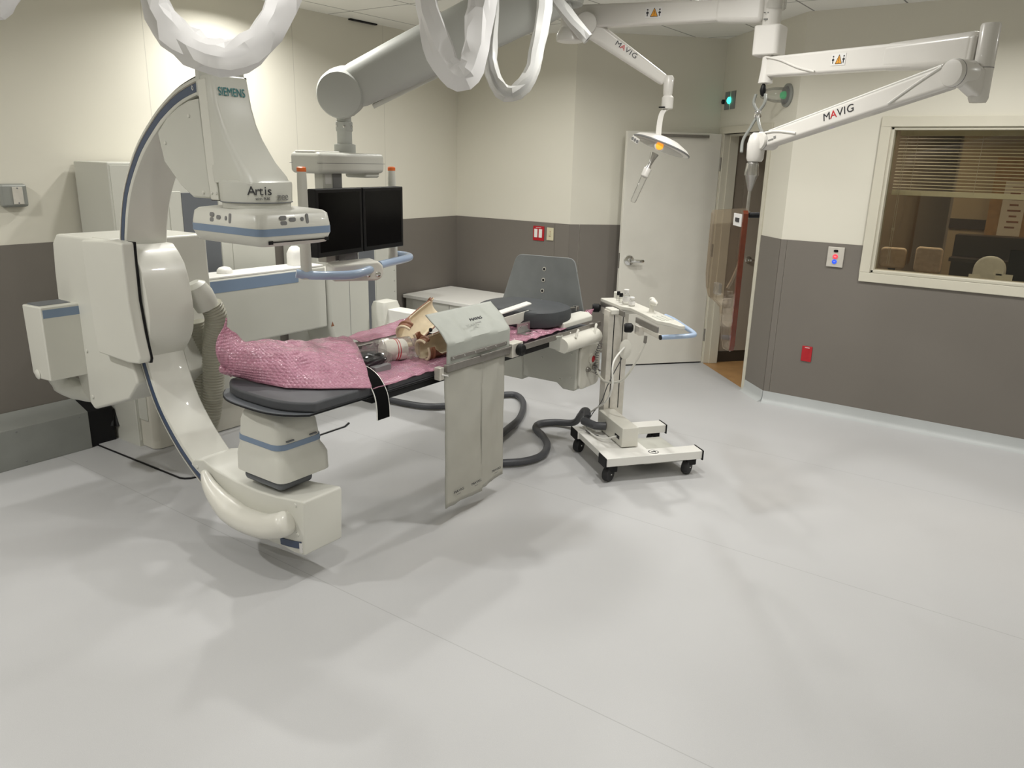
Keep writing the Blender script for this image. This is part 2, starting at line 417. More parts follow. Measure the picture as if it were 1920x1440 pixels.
b = bm_new(); lathe(b, [(.050, 0), (.050, .006), (.044, .014), (.022, .018), (.018, .055)], DM @ V((.085, 1.005, 0)), DM.to_3x3() @ V((0, 0, 1)))
tube(b, spline([DM @ V(p) for p in ((.085, 1.005, .06), (.12, 1.005, .065), (.17, 1.003, .065), (.205, 1.003, .06))], 4), .015, 10)
struct('door_handle', b, M_['chrome'], dr)
b = bm_new(); box(b, .30, .775, 2.095, 2.118, 0, .028, DM); struct('closer_rail', b, M_['darksteel'], dr, bevel=.003)
for z in (1.87, 1.09, .28):
    b = bm_new(); box(b, .9125, .916, z-.06, z+.06, -.042, -.004, DM); lathe(b, [(.008, -.06), (.008, .06)], DM @ V((.922, z, .004)), (0, 0, 1), 10)
    struct('hinge', b, M_['darksteel'], dr)
b = bm_new(); box(b, .913, .9145, 1.58, 1.72, -.034, -.008, DM); struct('rating_plate', b, M_['leather'], dr, label='small reddish plate on the hinge edge')
b = bm_new(); box(b, -.001, .0005, .93, 1.07, -.035, -.01, DM); struct('latch_plate', b, M_['darksteel'], dr)
b = bm_new(); box(b, .01, .90, .002, .012, -.04, -.004, DM); struct('door_sweep', b, M_['black'], dr)

# hall seen through the doorway
h0 = AP+nd*(D0-.03)+nn*(T+.02)
hq = h0+du*2.6; hr0 = AP+nd*(D1+.10)+nn*(T+.01); hr1 = V((hr0.x, hq.y+.1, 0))
hpoly = [AP+nd*(D0-.03), AP+nd*(D1+.06), hr0, hr1, hq]
struct('floor_hall', prism(bm_new(), [p+V((0, 0, -.001)) for p in hpoly], (0, 0, -.06)), M_['tan_floor'])
b = bm_new(); wall('', h0, hq, 0, HC, None, own=False, bm=b); struct('wall_hall_left', b, M_['hallwall'])
struct('wall_hall_end', wall('', hq, hr1, 0, HC, None, own=False), M_['hallwall'])
struct('wall_hall_right', wall('', hr1, hr0, 0, HC, None, t=.06, own=False), M_['hallwall'])
struct('ceiling_hall', prism(bm_new(), [p+nn*(T+.01 if k < 2 else 0)+V((0, 0, 2.6)) for k, p in enumerate(hpoly)], (0, 0, .06)), M_['ceil'])
b = bm_new(); wall('', h0, hq, 0, .105, None, t=-.012, own=False, bm=b); struct('baseboard_hall', b, M_['hallbase'])
HM = frame_m(h0, du, (0, 0, 1))
d2 = struct('door_2', box(bm_new(), .12, 1.02, .11, 2.1, .002, .02, HM), M_['hallwall'], bevel=.003, label='dim hall door seen through the doorway')
b = bm_new(); lathe(b, [(.033, 0), (.033, .007), (.026, .012), (.013, .014), (.013, .05)], HM @ V((.24, 1.0, .02)), HM.to_3x3() @ V((0, 0, 1)))
tube(b, [HM @ V((.24, 1.0, .07)), HM @ V((.34, 1.0, .07))], .010, 10); struct('door_handle', b, M_['chrome'], d2)

# window to the control room
b = bm_new(); fw = .068; yo = YB-.02
box(b, WX0-fw, WX1+fw, yo, YB+.03, WZ0-fw, WZ0); box(b, WX0-fw, WX1+fw, yo, YB+.03, WZ1, WZ1+fw)
box(b, WX0-fw, WX0, yo, YB+.03, WZ0, WZ1); box(b, WX1, WX1+fw, yo, YB+.03, WZ0, WZ1)
box(b, WX0-.002, WX0+.022, YB-.004, YB+.11, WZ0, WZ1); box(b, WX1-.022, WX1, YB-.004, YB+.11, WZ0, WZ1)
box(b, WX0, WX1, YB-.004, YB+.11, WZ0-.002, WZ0+.022); box(b, WX0, WX1, YB-.004, YB+.11, WZ1-.022, WZ1)
w1 = struct('window_1', b, M_['trim'], bevel=.004, label='cream framed observation window to the control room')
struct('window_pane', box(bm_new(), WX0+.02, WX1-.02, YB+.05, YB+.056, WZ0+.02, WZ1-.02), M_['glass'], w1)
# venetian blind
BX0, BX1, BY = WX0+.035, WX1-.03, YB+.16
bl = thing('venetian_blind', 'olive venetian blind half lowered behind the observation window', 'blind', (BX0, BY, WZ0))
obj('head_rail', box(bm_new(), BX0, BX1, BY-.02, BY+.02, WZ1-.055, WZ1-.015), M_['blind'], bl, bevel=.003)
b = bm_new(); z = WZ1-.075; k = 0
while z > 1.73:
    box(b, BX0, BX1, -.0125, .0125, -.0007, .0007, Matrix.Translation((0, BY, z)) @ Matrix.Rotation(R(12), 4, 'X')); z -= .0225
obj('slats', b, M_['blind'], bl, smooth=False)
obj('bottom_rail', box(bm_new(), BX0, BX1, BY-.015, BY+.015, 1.685, 1.722), M_['blind'], bl, bevel=.004)
for x in (BX0+.12, BX0+.52):
    obj('ladder_cord', tube(bm_new(), [(x, BY-.016, WZ1-.05), (x, BY-.016, 1.70)], .0016, 6), M_['trim'], bl)
b = bm_new(); tube(b, [(BX0+.045, BY-.03, WZ1-.05), (BX0+.045, BY-.03, 1.19)], .0016, 6); tube(b, [(BX0+.057, BY-.03, WZ1-.05), (BX0+.057, BY-.03, 1.19)], .0016, 6)
lathe(b, [(.002, 0), (.005, .005), (.005, .02), (.002, .025)], (BX0+.045, BY-.03, 1.43), n=8); lathe(b, [(.002, 0), (.005, .005), (.005, .02), (.002, .025)], (BX0+.057, BY-.03, 1.43), n=8)
obj('pull_cord', b, M_['trim'], bl)

# control room beyond the glass
CY = 9.2
struct('floor_control_room', box(bm_new(), -1.72, 3.0, YB+T, CY, -.06, 0), M_['tan_floor'])
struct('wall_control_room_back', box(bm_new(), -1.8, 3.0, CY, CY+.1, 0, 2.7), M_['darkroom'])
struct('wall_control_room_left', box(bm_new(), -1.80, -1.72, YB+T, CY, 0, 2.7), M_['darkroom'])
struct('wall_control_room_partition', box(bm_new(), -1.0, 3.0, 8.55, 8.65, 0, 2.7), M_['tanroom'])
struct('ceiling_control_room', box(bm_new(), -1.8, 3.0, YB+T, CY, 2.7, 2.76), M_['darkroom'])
struct('trim_8', box(bm_new(), -1.0, 1.4, 8.535, 8.548, 1.34, 1.43), M_['desk'], label='dark rail on the tan partition')
t = thing('control_desk', 'dark brown control desk with a raised hutch behind the window', 'desk', (-.3, 7.2, 0))
obj('desktop', box(bm_new(), -.95, 1.3, 6.75, 7.45, .72, .76), M_['desk'], t, bevel=.004)
obj('hutch', box(bm_new(), -.79, .6, 7.25, 7.42, .76, 1.37), M_['desk'], t, bevel=.004)
obj('hutch_shelf', box(bm_new(), -.79, .6, 7.08, 7.25, 1.17, 1.20), M_['desk'], t, bevel=.003)
for x in (-.93, 1.25): obj('leg', box(bm_new(), x, x+.04, 6.8, 7.4, 0, .72), M_['desk'], t)
def chair(name, label, x, y, z, w, h, m, rz, rounded):
    t = thing(name, label, 'chair', (x, y, 0)); Mx = Matrix.Translation((x, y, 0)) @ Matrix.Rotation(rz, 4, 'Z')
    r = w*.48 if rounded else w*.16
    pts = rrect(-w/2, w/2, 0, h, r, 6)
    if rounded: pts = [p for p in pts if p[1] > h*.5]+[(-w/2, 0), (w/2, 0)]
    obj('backrest', prism(bm_new(), [Mx @ V((px, 0, z+pz)) for px, pz in pts], Mx.to_3x3() @ V((0, .045, 0))), m, t, bevel=.018, seg=3)
    obj('back_post', box(bm_new(), -.03, .03, .045, .065, .42, z+.1, Mx), M_['black'], t)
    obj('seat', sect(bm_new(), [(.42, -.22, .22, -.5, .0, .05), (.45, -.24, .24, -.52, .02, .06), (.49, -.22, .22, -.5, 0, .05)], .05), m, t).matrix_parent_inverse = world(t).inverted() @ Mx
    b = bm_new(); lathe(b, [(.03, .08), (.03, .42)], Mx @ V((0, -.25, 0)))
    for k in range(5):
        a = 2*PI*k/5; tube(b, [Mx @ V((0, -.25, .09)), Mx @ V((.28*math.cos(a), -.25+.28*math.sin(a), .05))], .018, 8)
        lathe(b, [(.02, 0), (.025, .01), (.025, .04), (.02, .05)], Mx @ V((.28*math.cos(a), -.25+.28*math.sin(a), 0)), n=10)
    obj('base', b, M_['black'], t)
chair('task_chair', 'beige square-backed chair beside the left edge of the observation window', -1.31, 7.75, 1.0, .215, .185, M_['chairpad'], .1, False)
chair('task_chair', 'beige square-backed chair standing between the other two control room chairs', -1.025, 7.75, .985, .22, .225, M_['chairpad'], -.05, False)
chair('desk_chair', 'grey round-topped chair drawn up to the control desk behind the window', -.47, 6.72, 1.0, .21, .27, M_['chairgrey'], PI, True)
t = thing('monitor', 'black control room monitor at the right edge of the desk hutch', 'monitor', (-.1, 7.0, .76))
obj('screen', box(bm_new(), -.38, .12, 7.0, 7.03, .95, 1.30), M_['screen'], t, bevel=.004); obj('stand', box(bm_new(), -.18, -.08, 7.0, 7.05, .76, .97), M_['bezel'], t)
t = thing('notice_board', 'oak framed board with pinned sheets on the tan partition wall', 'board', (-.35, 8.53, 1.2))
obj('frame', box(bm_new(), -.70, .3, 8.52, 8.549, 1.22, 2.0), M_['wood'], t, bevel=.004)
sh = obj('sheet', box(bm_new(), -.60, -.42, 8.516, 8.52, 1.30, 1.78), M_['paper'], t); obj('sheet', box(bm_new(), -.38, -.2, 8.516, 8.52, 1.32, 1.80), M_['paper'], t)
b = bm_new()
for k in range(8): box(b, -.55+.01*(k % 3), -.47+.012*((k*2) % 4), 8.5145, 8.516, 1.37+k*.05, 1.385+k*.05)
obj('handwriting', b, M_['leather'], sh)
for (x, z, w, h, lb) in ((-.385, 1.205, .05, .04, 'upper small white note stuck on the lower right of the window glass'), (-.345, 1.165, .10, .062, 'wide pale note stuck on the lower right of the window glass'), (-.52, 1.165, .07, .028, 'torn white tape stuck low on the window glass beside the grey chair')):
    tag(obj('sticky_note', box(bm_new(), x-w/2, x+w/2, YB+.0575, YB+.0585, z-h/2, z+h/2), M_['paper']), lb, 'note')

# ------------------------------------------------------------------ C-arm X-ray system
AC = V((-2.788, 0, 1.182)); Y0, Y1 = 2.0, 2.215
RT = [(100, 1.015), (105, 1.02), (117, 1.035), (128, 1.045), (140, 1.063), (152, 1.075), (165, 1.068), (175, 1.045), (190, 1.022), (200, 1.03), (215, 1.048), (240, 1.046), (275, 1.05), (290, 1.055)]
def rout(a):
    for (a0, r0), (a1, r1) in zip(RT, RT[1:]):
        if a0 <= a <= a1:
            t = (a-a0)/(a1-a0); t = t*t*(3-2*t)*.35+t*.65; return r0+(r1-r0)*t
    return RT[0][1] if a < RT[0][0] else RT[-1][1]
def rin(a): return rout(a)-.072
def arcp(a, r, y): return V((AC.x+r*math.cos(R(a)), y, AC.z+r*math.sin(R(a))))
ca = thing('c_arm', 'large ivory C-arm X-ray machine straddling the head of the patient table', 'x-ray machine', (-4.4, 2.6, 0))
def arcstrip(a0, a1, ri, ro, y0, y1, n=72, rnd=0.):
    rings = []
    for i in range(n+1):
        a = a0+(a1-a0)*i/n; f = lambda r: r(a) if callable(r) else r
        i_, o_ = f(ri), f(ro)
        if rnd: rings.append([arcp(a, i_+rnd, y0), arcp(a, o_-rnd, y0), arcp(a, o_-rnd*.3, y0+rnd*.3), arcp(a, o_, y0+rnd), arcp(a, o_, y1-rnd), arcp(a, o_-rnd, y1), arcp(a, i_+rnd, y1), arcp(a, i_, y1-rnd), arcp(a, i_, y0+rnd), arcp(a, i_+rnd*.3, y0+rnd*.3)])
        else: rings.append([arcp(a, i_, y0), arcp(a, o_, y0), arcp(a, o_, y1), arcp(a, i_, y1)])
    return loft(bm_new(), rings)
arc = obj('arc', arcstrip(103.5, 284, rin, rout, Y0, Y1, rnd=.010), M_['white'], ca)
obj('guide_groove', arcstrip(105, 283, lambda a: rout(a)-.052-.008*max(0, min(1, (125-a)/20)), lambda a: rout(a)-.026, Y0-.0015, Y0+.01), M_['navy'], arc)
obj('groove_line', arcstrip(106, 283, lambda a: rout(a)-.0245, lambda a: rout(a)-.0185, Y0-.002, Y0+.01), M_['darksteel'], arc)
obj('cable_band', arcstrip(104, 190, lambda a: rout(a)-.001, lambda a: rout(a)+.009, Y0+.018, Y1-.05), M_['black'], arc)
obj('cable_band', arcstrip(200, 278, lambda a: rout(a)-.001, lambda a: rout(a)+.004, Y0+.015, Y1-.05), M_['rubber'], arc)
text('scale_mark', '0', .028, arcp(107.6, rout(107.6)-.040, Y0-.003), (1, 0, .35), (-.35, 0, 1), M_['sticker'], arc)
# gusset between the arc and the detector column
g = [(-3.375, 1.945), (-3.29, 2.008), (-3.202, 2.048), (-3.12, 2.072), (-3.043, 2.08), (-3.006, 1.69), (-3.02, 1.675), (-3.143, 1.675), (-3.235, 1.725), (-3.343, 1.82)]
gus = obj('gusset_cover', prism(bm_new(), [(x, Y0-.008, z) for x, z in g], (0, .20, 0)), M_['white2'], ca, bevel=.010, seg=3)
for x, z in ((-3.315, 1.90), (-3.12, 2.01), (-3.06, 1.70)):
    obj('screw', lathe(bm_new(), [(.008, 0), (.007, .004), (.002, .005)], (x, Y0-.0085, z), (0, -1, 0), 12), M_['white'], gus)
obj('end_cap', box(bm_new(), -3.058, -3.024, Y0-.006, Y1-.004, 2.085, 2.20), M_['white2'], ca, bevel=.008)
obj('end_lug', box(bm_new(), -3.07, -3.045, 2.02, 2.06, 2.19, 2.212), M_['black'], ca, bevel=.006); obj('end_lug', box(bm_new(), -3.0, -2.965, 2.15, 2.18, 2.15, 2.172), M_['black'], ca, bevel=.006)
obj('gap_plate', box(bm_new(), -3.02, -2.94, 2.0, 2.16, 1.668, 1.676), M_['black'], ca)
# detector column with its flared skirt
col = obj('detector_column', sect(bm_new(), [(2.168, -3.02, -2.945, 1.995, 2.155, .015), (2.16, -3.024, -2.936, 1.988, 2.163, .016), (2.05, -3.022, -2.918, 1.986, 2.166, .018), (1.98, -3.020, -2.893, 1.986, 2.168, .022), (1.92, -3.016, -2.858, 1.985, 2.171, .026), (1.87, -3.012, -2.82, 1.985, 2.176, .03), (1.83, -3.008, -2.79, 1.984, 2.182, .035), (1.80, -3.004, -2.762, 1.982, 2.192, .04), (1.772, -3.0, -2.738, 1.98, 2.205, .05), (1.745, -2.995, -2.725, 1.978, 2.21, .055)], .02), M_['white2'], ca, angle=60)
obj('side_plate', prism(bm_new(), [(-3.030, 1.983, 2.15), (-2.972, 1.983, 2.155), (-2.952, 1.983, 1.80), (-2.945, 1.983, 1.672), (-3.000, 1.983, 1.672), (-3.012, 1.983, 1.80)], (0, .02, 0)), M_['white'], ca, bevel=.005)
text('lettering', 'SIEMENS', .047, (-2.9225, 2.070, 2.103), (0, 1, -.01), (-.16, 0, 1), M_['text_teal'], col, .001, 0.73)['label'] = 'teal maker lettering'
for x, z in ((-2.985, 1.70), (-2.955, 1.70)): obj('screw', lathe(bm_new(), [(.006, 0), (.005, .003), (.001, .004)], (x, 1.982, z), (0, -1, 0), 10), M_['white'], col)
clr = obj('collar', lathe(bm_new(), [(.120, 1.64), (.138, 1.645), (.140, 1.665), (.140, 1.668), (.145, 1.672), (.148, 1.74), (.146, 1.752), (.13, 1.758)], (-2.845, 2.10, 0), n=48), M_['white2'], ca)
obj('seam_ring', lathe(bm_new(), [(.1395, 1.668), (.1475, 1.669), (.1475, 1.672), (.1395, 1.673)], (-2.845, 2.10, 0), n=48), M_['bluegrey'], clr)
def on_collar(ang, z): return (-2.845+0.1505*math.cos(R(ang)), 2.10+0.1505*math.sin(R(ang)), z), (-math.sin(R(ang)), math.cos(R(ang)), 0)
for s, a0, z, sz, m in (('Artis', -29, 1.718, .050, 'text_dark'), ('zee', 8, 1.695, .046, 'text_grey'), ('with PURE', -27, 1.688, .014, 'text_dark')):
    w = {'Artis': .016, 'zee': .021, 'with PURE': .0062}[s]; tot = -w*(len(s)-1)/2
    for i, ch in enumerate(s):
        if ch == ' ': continue
        adj = {'A': -.006, 'r': .0, 't': -.001, 'i': 0, 's': .001}.get(ch, 0) if s == 'Artis' else 0
        p, t = on_collar(a0+math.degrees((tot+i*w+adj)/.148), z); text('lettering', ch, sz, p, t, (0, 0, 1), M_[m], clr, .0008)
# flat detector housing
det = obj('detector_housing', sect(bm_new(), [(1.502, -3.055, -2.645, 1.965, 2.275, .03), (1.508, -3.075, -2.622, 1.945, 2.295, .035), (1.545, -3.090, -2.607, 1.930, 2.308, .04), (1.585, -3.090, -2.607, 1.930, 2.308, .04), (1.628, -3.083, -2.614, 1.937, 2.302, .04), (1.640, -3.07, -2.628, 1.95, 2.29, .04), (1.648, -3.02, -2.68, 1.985, 2.25, .04)], .04), M_['white'], ca, angle=60)
obj('stripe', sect(bm_new(), [(1.547, -3.0915, -2.6055, 1.9285, 2.3095, .04), (1.576, -3.0915, -2.6055, 1.9285, 2.3095, .04)], .04), M_['blue'], det)['label'] = 'steel blue stripe'
def pill(w, h, Mx, nm, par, m): return obj(nm, prism(bm_new(), [Mx @ V((x, y, 0)) for x, y in rrect(-w/2, w/2, -h/2, h/2, min(w, h)*.45, 4)], Mx.to_3x3() @ V((0, 0, .003))), m, par, bevel=.0012)
for (y, z, w, h) in ((2.045, 1.617, .034, .017), (2.047, 1.596, .034, .017), (2.092, 1.609, .034, .017), (2.142, 1.609, .016, .017), (2.168, 1.610, .014, .040)):
    pill(w, h, frame_m((-2.611, y, z), (0, 1, 0), (-.12, 0, 1)), 'button', det, M_['button'])
for (x, z, w, h) in ((-2.925, 1.618, .028, .018), (-2.927, 1.597, .028, .018), (-2.88, 1.609, .028, .018), (-2.83, 1.608, .013, .018), (-2.803, 1.609, .014, .040)):
    pill(w, h, frame_m((x, 1.934, z), (1, 0, 0), (0, .12, 1)), 'button', det, M_['button'])
b = bm_new(); box(b, -2.6155, -2.6120, 1.985, 2.27, 1.5195, 1.5235); box(b, -2.6155, -2.611, 1.972, 1.992, 1.514, 1.528); box(b, -2.6155, -2.611, 2.262, 2.282, 1.514, 1.528)
obj('grid_slot', b, M_['black'], det)
# carriage on the stand, gripping the back of the arc
car = obj('carriage', prism(bm_new(), [(x, 1.965, z) for x, z in ((-4.40, 1.43), (-4.45, 1.38), (-4.47, 1.22), (-4.478, 1.06), (-4.42, .80), (-4.345, .575), (-4.225, .485), (-3.84, .62), (-3.735, .725), (-3.80, .90), (-3.86, 1.05), (-3.875, 1.25), (-3.875, 1.436))], (0, .55, 0)), M_['white'], ca, bevel=.014, seg=3)
fc_ = [(-4.025, 1.430), (-3.72, 1.448), (-3.632, 1.444), (-3.636, 1.34), (-3.638, 1.166), (-3.617, 1.006), (-3.589, .885), (-3.60, .862), (-3.70, .850), (-3.99, .856), (-4.01, 1.0), (-4.02, 1.2)]
fcv = obj('front_cover', prism(bm_new(), [(x, 1.912, z) for x, z in fc_], (0, .068, 0)), M_['white'], ca, bevel=.011, seg=3)
obj('cover_gap', prism(bm_new(), [(-3.80, 1.968, 1.444), (-3.626, 1.968, 1.447), (-3.631, 1.968, 1.34), (-3.633, 1.968, 1.166), (-3.612, 1.968, 1.006), (-3.584, 1.968, .883), (-3.595, 1.968, .858), (-3.80, 1.968, .86)], (0, .011, 0)), M_['black'], fcv)
obj('top_cover', box(bm_new(), -4.06, -3.885, 1.985, 2.20, 1.41, 1.441), M_['white'], ca, bevel=.008)
for x, z, y in ((-3.78, 1.415, 1.921), (-3.80, .93, 1.921), (-4.33, 1.06, 1.964), (-4.22, .82, 1.964), (-4.22, .56, 1.964)):
    obj('screw', lathe(bm_new(), [(.011, 0), (.009, .005), (.002, .006)], (x, y, z), (0, -1, 0), 12), M_['white'], car)
lens = [(-3.80, 1.424), (-3.711, 1.424), (-3.671, 1.389), (-3.626, 1.329), (-3.606, 1.266), (-3.595, 1.203), (-3.588, 1.14), (-3.587, 1.073), (-3.603, .991), (-3.622, .953), (-3.647, .916), (-3.709, .848), (-3.80, .86), (-3.80, 1.1)]
sc = obj('side_cover', loft(bm_new(), [[(x, y, z) for x, z in ((-3.80+(px+3.80)*k, 1.13+(pz-1.13)*k2) for px, pz in lens)] for y, k, k2 in ((1.982, 1.0, 1.0), (2.215, 1.06, .985))]), M_['white'], ca, bevel=.006, seg=3, angle=42)
for z in (1.33, .91): obj('screw', lathe(bm_new(), [(.009, 0), (.007, .004), (.002, .005)], (-3.66 if z > 1.2 else -3.69, 1.981, z), (0, -1, 0), 12), M_['white'], sc)
# corrugated hoses
def corrugated(path, r, pitch):
    p = spline(path, 90); d = 0; rs = []
    for i, q in enumerate(p):
        if i: d += (q-p[i-1]).length
        rs.append(r*(1+.055*math.sin(2*PI*d/pitch)))
    return tube(bm_new(), p, rs, 18)
obj('hose_socket', lathe(bm_new(), [(.03, -.05), (.055, -.03), (.066, .02), (.064, .06), (.060, .10)], (-3.635, 2.285, 1.175), (.08, .42, -.9), 24), M_['white2'], ca)
obj('corrugated_hose', corrugated([(-3.62, 2.34, 1.10), (-3.625, 2.37, 1.02), (-3.67, 2.37, .88), (-3.69, 2.37, .72), (-3.71, 2.36, .56), (-3.76, 2.35, .40), (-3.95, 2.40, .22)], .056, .0155), M_['corr'], ca)
obj('corrugated_hose', corrugated([(-3.80, 2.36, .98), (-3.80, 2.38, .85), (-3.80, 2.375, .70), (-3.82, 2.37, .52), (-3.95, 2.42, .34)], .045, .0155), M_['corr'], ca)
# side box with a blue band
sb = obj('side_box', prism(bm_new(), [(-4.455, 1.772, 1.07), (-4.25, 1.772, 1.078), (-4.25, 1.772, .682), (-4.42, 1.772, .672), (-4.445, 1.772, .70)], (0, .20, 0)), M_['white'], ca, bevel=.008, seg=3)
obj('stripe', box(bm_new(), -4.252, -4.2488, 1.782, 1.968, 1.018, 1.062), M_['blue'], sb)['label'] = 'steel blue band'
obj('side_window', box(bm_new(), -4.43, -4.30, 1.79, 1.95, 1.070, 1.0785), M_['bluegrey'], sb)
obj('grip', lathe(bm_new(), [(.004, -.004), (.024, 0), (.028, .006), (.02, .012), (.003, .014)], (-4.38, 1.774, .70), (0, -1, 0), 18), M_['white'], sb)
obj('bracket_arm', tube(bm_new(), spline([(-4.40, 1.86, .70), (-4.41, 1.90, .62), (-4.38, 1.98, .56), (-4.30, 2.05, .54)], 6), [.05]*6+[.06]*6+[.055]*7, 14), M_['white2'], ca)
# lower end of the arc: box, bumper handle, tube housing
low = obj('arc_end_box', prism(bm_new(), [(x, Y0-.012, z) for x, z in ((-3.365, .375), (-3.33, .405), (-3.25, .425), (-3.16, .400), (-3.0, .382), (-2.84, .378), (-2.70, .388), (-2.515, .415), (-2.508, .40), (-2.522, .150), (-2.60, .142), (-2.78, .158), (-2.95, .19), (-3.10, .245), (-3.22, .30))], (0, .222, 0)), M_['white'], ca, bevel=.010, seg=3)
for x, z in ((-3.305, .375), (-2.565, .385), (-2.56, .245)): obj('screw', lathe(bm_new(), [(.010, 0), (.008, .004), (.002, .005)], (x, Y0-.0125, z), (0, -1, 0), 12), M_['white'], low)
obj('groove_end', arcstrip(276, 284.5, lambda a: rout(a)-.055, lambda a: rout(a)-.022, Y0-.016, Y0), M_['navy'], low)
b = bm_new(); box(b, -2.545, -2.53, Y0-.020, Y0, .165, .21); obj('end_plate', b, M_['sticker'], low)
hp = spline([(-3.215, 1.965, .385), (-3.15, 1.952, .325), (-3.04, 1.945, .268), (-2.90, 1.94, .240), (-2.74, 1.94, .250), (-2.64, 1.945, .280), (-2.575, 1.96, .315)], 8)
nh = len(hp); obj('bumper_handle', tube(bm_new(), hp, [(.010+.050*min(1, (i/nh)*2.6)**.75)*(1 if i < nh*.90 else max(.25, 1-((i/nh-.90)/.10)**2*.8)) for i in range(nh)], 18, flat=.95), M_['warm'], ca)
th = obj('tube_housing', sect(bm_new(), [(.447, -2.98, -2.672, 2.00, 2.265, .04), (.455, -2.992, -2.65, 1.985, 2.28, .045), (.535, -2.992, -2.65, 1.985, 2.28, .05), (.560, -2.988, -2.658, 1.99, 2.27, .05), (.585, -2.982, -2.667, 1.995, 2.255, .05), (.70, -2.972, -2.676, 2.0, 2.245, .055), (.735, -2.962, -2.690, 2.010, 2.235, .055), (.757, -2.940, -2.715, 2.030, 2.21, .05), (.766, -2.91, -2.75, 2.06, 2.18, .045)], .05), M_['white'], ca, angle=60)
obj('stripe', sect(bm_new(), [(.603, -2.982, -2.6655, 1.9935, 2.2555, .05), (.628, -2.980, -2.668, 1.995, 2.2535, .05)], .05), M_['blue'], th)['label'] = 'steel blue stripe'
obj('gap_shade', box(bm_new(), -2.96, -2.69, 2.01, 2.20, .40, .447), M_['bluegrey'], ca, bevel=.02)  # dark block stands in for shade in the gap below the housing
for y in (2.06, 2.19): obj('clip', box(bm_new(), -2.674, -2.664, y-.02, y+.02, .637, .643), M_['bluegrey'], th)
# floor stand and base plate
st = obj('floor_stand', prism(bm_new(), [(-5.0, 2.45, 0.012), (-4.75, 2.45, 0.012), (-4.735, 2.465, .012), (-4.585, 2.465, 0.012), (-4.55, 2.50, 0.012), (-4.55, 3.25, 0.012), (-5.0, 3.25, 0.012)], (0, 0, .72)), M_['perf'], ca, bevel=.008)
for x, z in ((-4.98, .33), (-4.78, .33), (-4.98, .15), (-4.78, .13)): obj('screw', lathe(bm_new(), [(.008, 0), (.006, .004), (.001, .005)], (x, 2.449, z), (0, -1, 0), 10), M_['white'], st)
obj('recess_panel', box(bm_new(), -4.72, -4.60, 2.458, 2.466, .20, .55), M_['white2'], st, bevel=.004)
obj('swivel_arm', sect(bm_new(), [(.42, -4.70, -4.1, 2.45, 2.62, .06), (.46, -4.78, -4.0, 2.42, 2.75, .1), (.75, -4.78, -4.0, 2.42, 2.75, .1), (.80, -4.7, -4.05, 2.45, 2.7, .1)], .08), M_['white2'], ca)
pl = [(-5.0, 2.30), (-4.10, 2.325)]+[(-4.07+.075*math.sin(R(a)), 2.40-.075*math.cos(R(a))) for a in (10, 35, 60, 85)]+[(-3.995, 3.56), (-4.03, 3.63), (-4.7, 3.64), (-5.0, 3.64)]
obj('base_plate', prism(bm_new(), [(x, y, .001) for x, y in pl], (0, 0, .010)), M_['floor'], ca)
cx, cy = -4.4, 2.95
obj('plate_rim', prism(bm_new(), [(cx+(x-cx)*1.010+(.004 if x > cx else 0), cy+(y-cy)*1.014, .0005) for x, y in pl], (0, 0, .006)), M_['black'], ca)

# ------------------------------------------------------------------ cantilever patient table
pt = thing('patient_table', 'cantilevered patient table with a slim black-edged top and ivory side console', 'patient table', (-3.4, 3.6, 0))
TX0, TX1 = -3.08, -2.495
bx = -4.3
beam = obj('support_beam', box(bm_new(), bx-.22, bx, 2.66, 3.715, .665, 1.105), M_['white2'], pt, bevel=.014, seg=3)
obj('stripe', box(bx and bm_new(), bx-.001, bx+.0015, 2.70, 3.47, 1.018, 1.092), M_['blue'], beam)['label'] = 'steel blue stripe along the beam'
obj('beam_cap', box(bm_new(), bx-.21, bx-.005, 2.66, 3.70, 1.104, 1.118), M_['bright'], beam, bevel=.004)
obj('beam_root', prism(bm_new(), [(bx-.2, 2.70, .67), (bx-.2, 3.17, .67), (bx-.2, 3.26, .35), (bx-.2, 2.70, .35)], (.12, 0, 0)), M_['white2'], pt, bevel=.01)
clm = obj('column', prism(bm_new(), [(bx+.01, 3.725, 1.06), (bx+.01, 4.135, 1.06), (bx+.01, 4.135, .42), (bx+.01, 3.80, .42), (bx+.01, 3.725, .66)], (-.30, 0, 0)), M_['white2'], pt, bevel=.03, seg=4)
obj('panel_seam', box(bm_new(), bx+.0095, bx+.0112, 3.925, 3.928, .44, 1.03), M_['grey'], clm)
b = bm_new(); prism(b, [(bx+.0105, 3.735, .665), (bx+.0105, 3.765, .665), (bx+.0105, 3.75, .70)], (.001, 0, 0)); obj('warning_mark', b, M_['leather'], clm)
obj('post', sect(bm_new(), [(.34, -4.31, -4.16, 4.15, 4.33, .02), (.755, -4.31, -4.16, 4.15, 4.33, .02), (.795, -4.30, -4.17, 4.16, 4.32, .025), (.80, -4.28, -4.19, 4.18, 4.30, .02)], .02), M_['white'], pt)
obj('cross_beam', box(bm_new(), -4.165, -2.95, 4.19, 4.33, .635, .745), M_['bright'], pt, bevel=.006)
obj('beam_slot', box(bm_new(), -4.165, -3.2, 4.187, 4.193, .595, .635), M_['black'], pt); obj('slot_edge', box(bm_new(), -4.165, -3.2, 4.172, 4.19, .630, .637), M_['bright'], pt)
obj('lower_beam', box(bm_new(), -4.165, -2.9, 4.20, 4.34, .42, .60), M_['white2'], pt, bevel=.006)
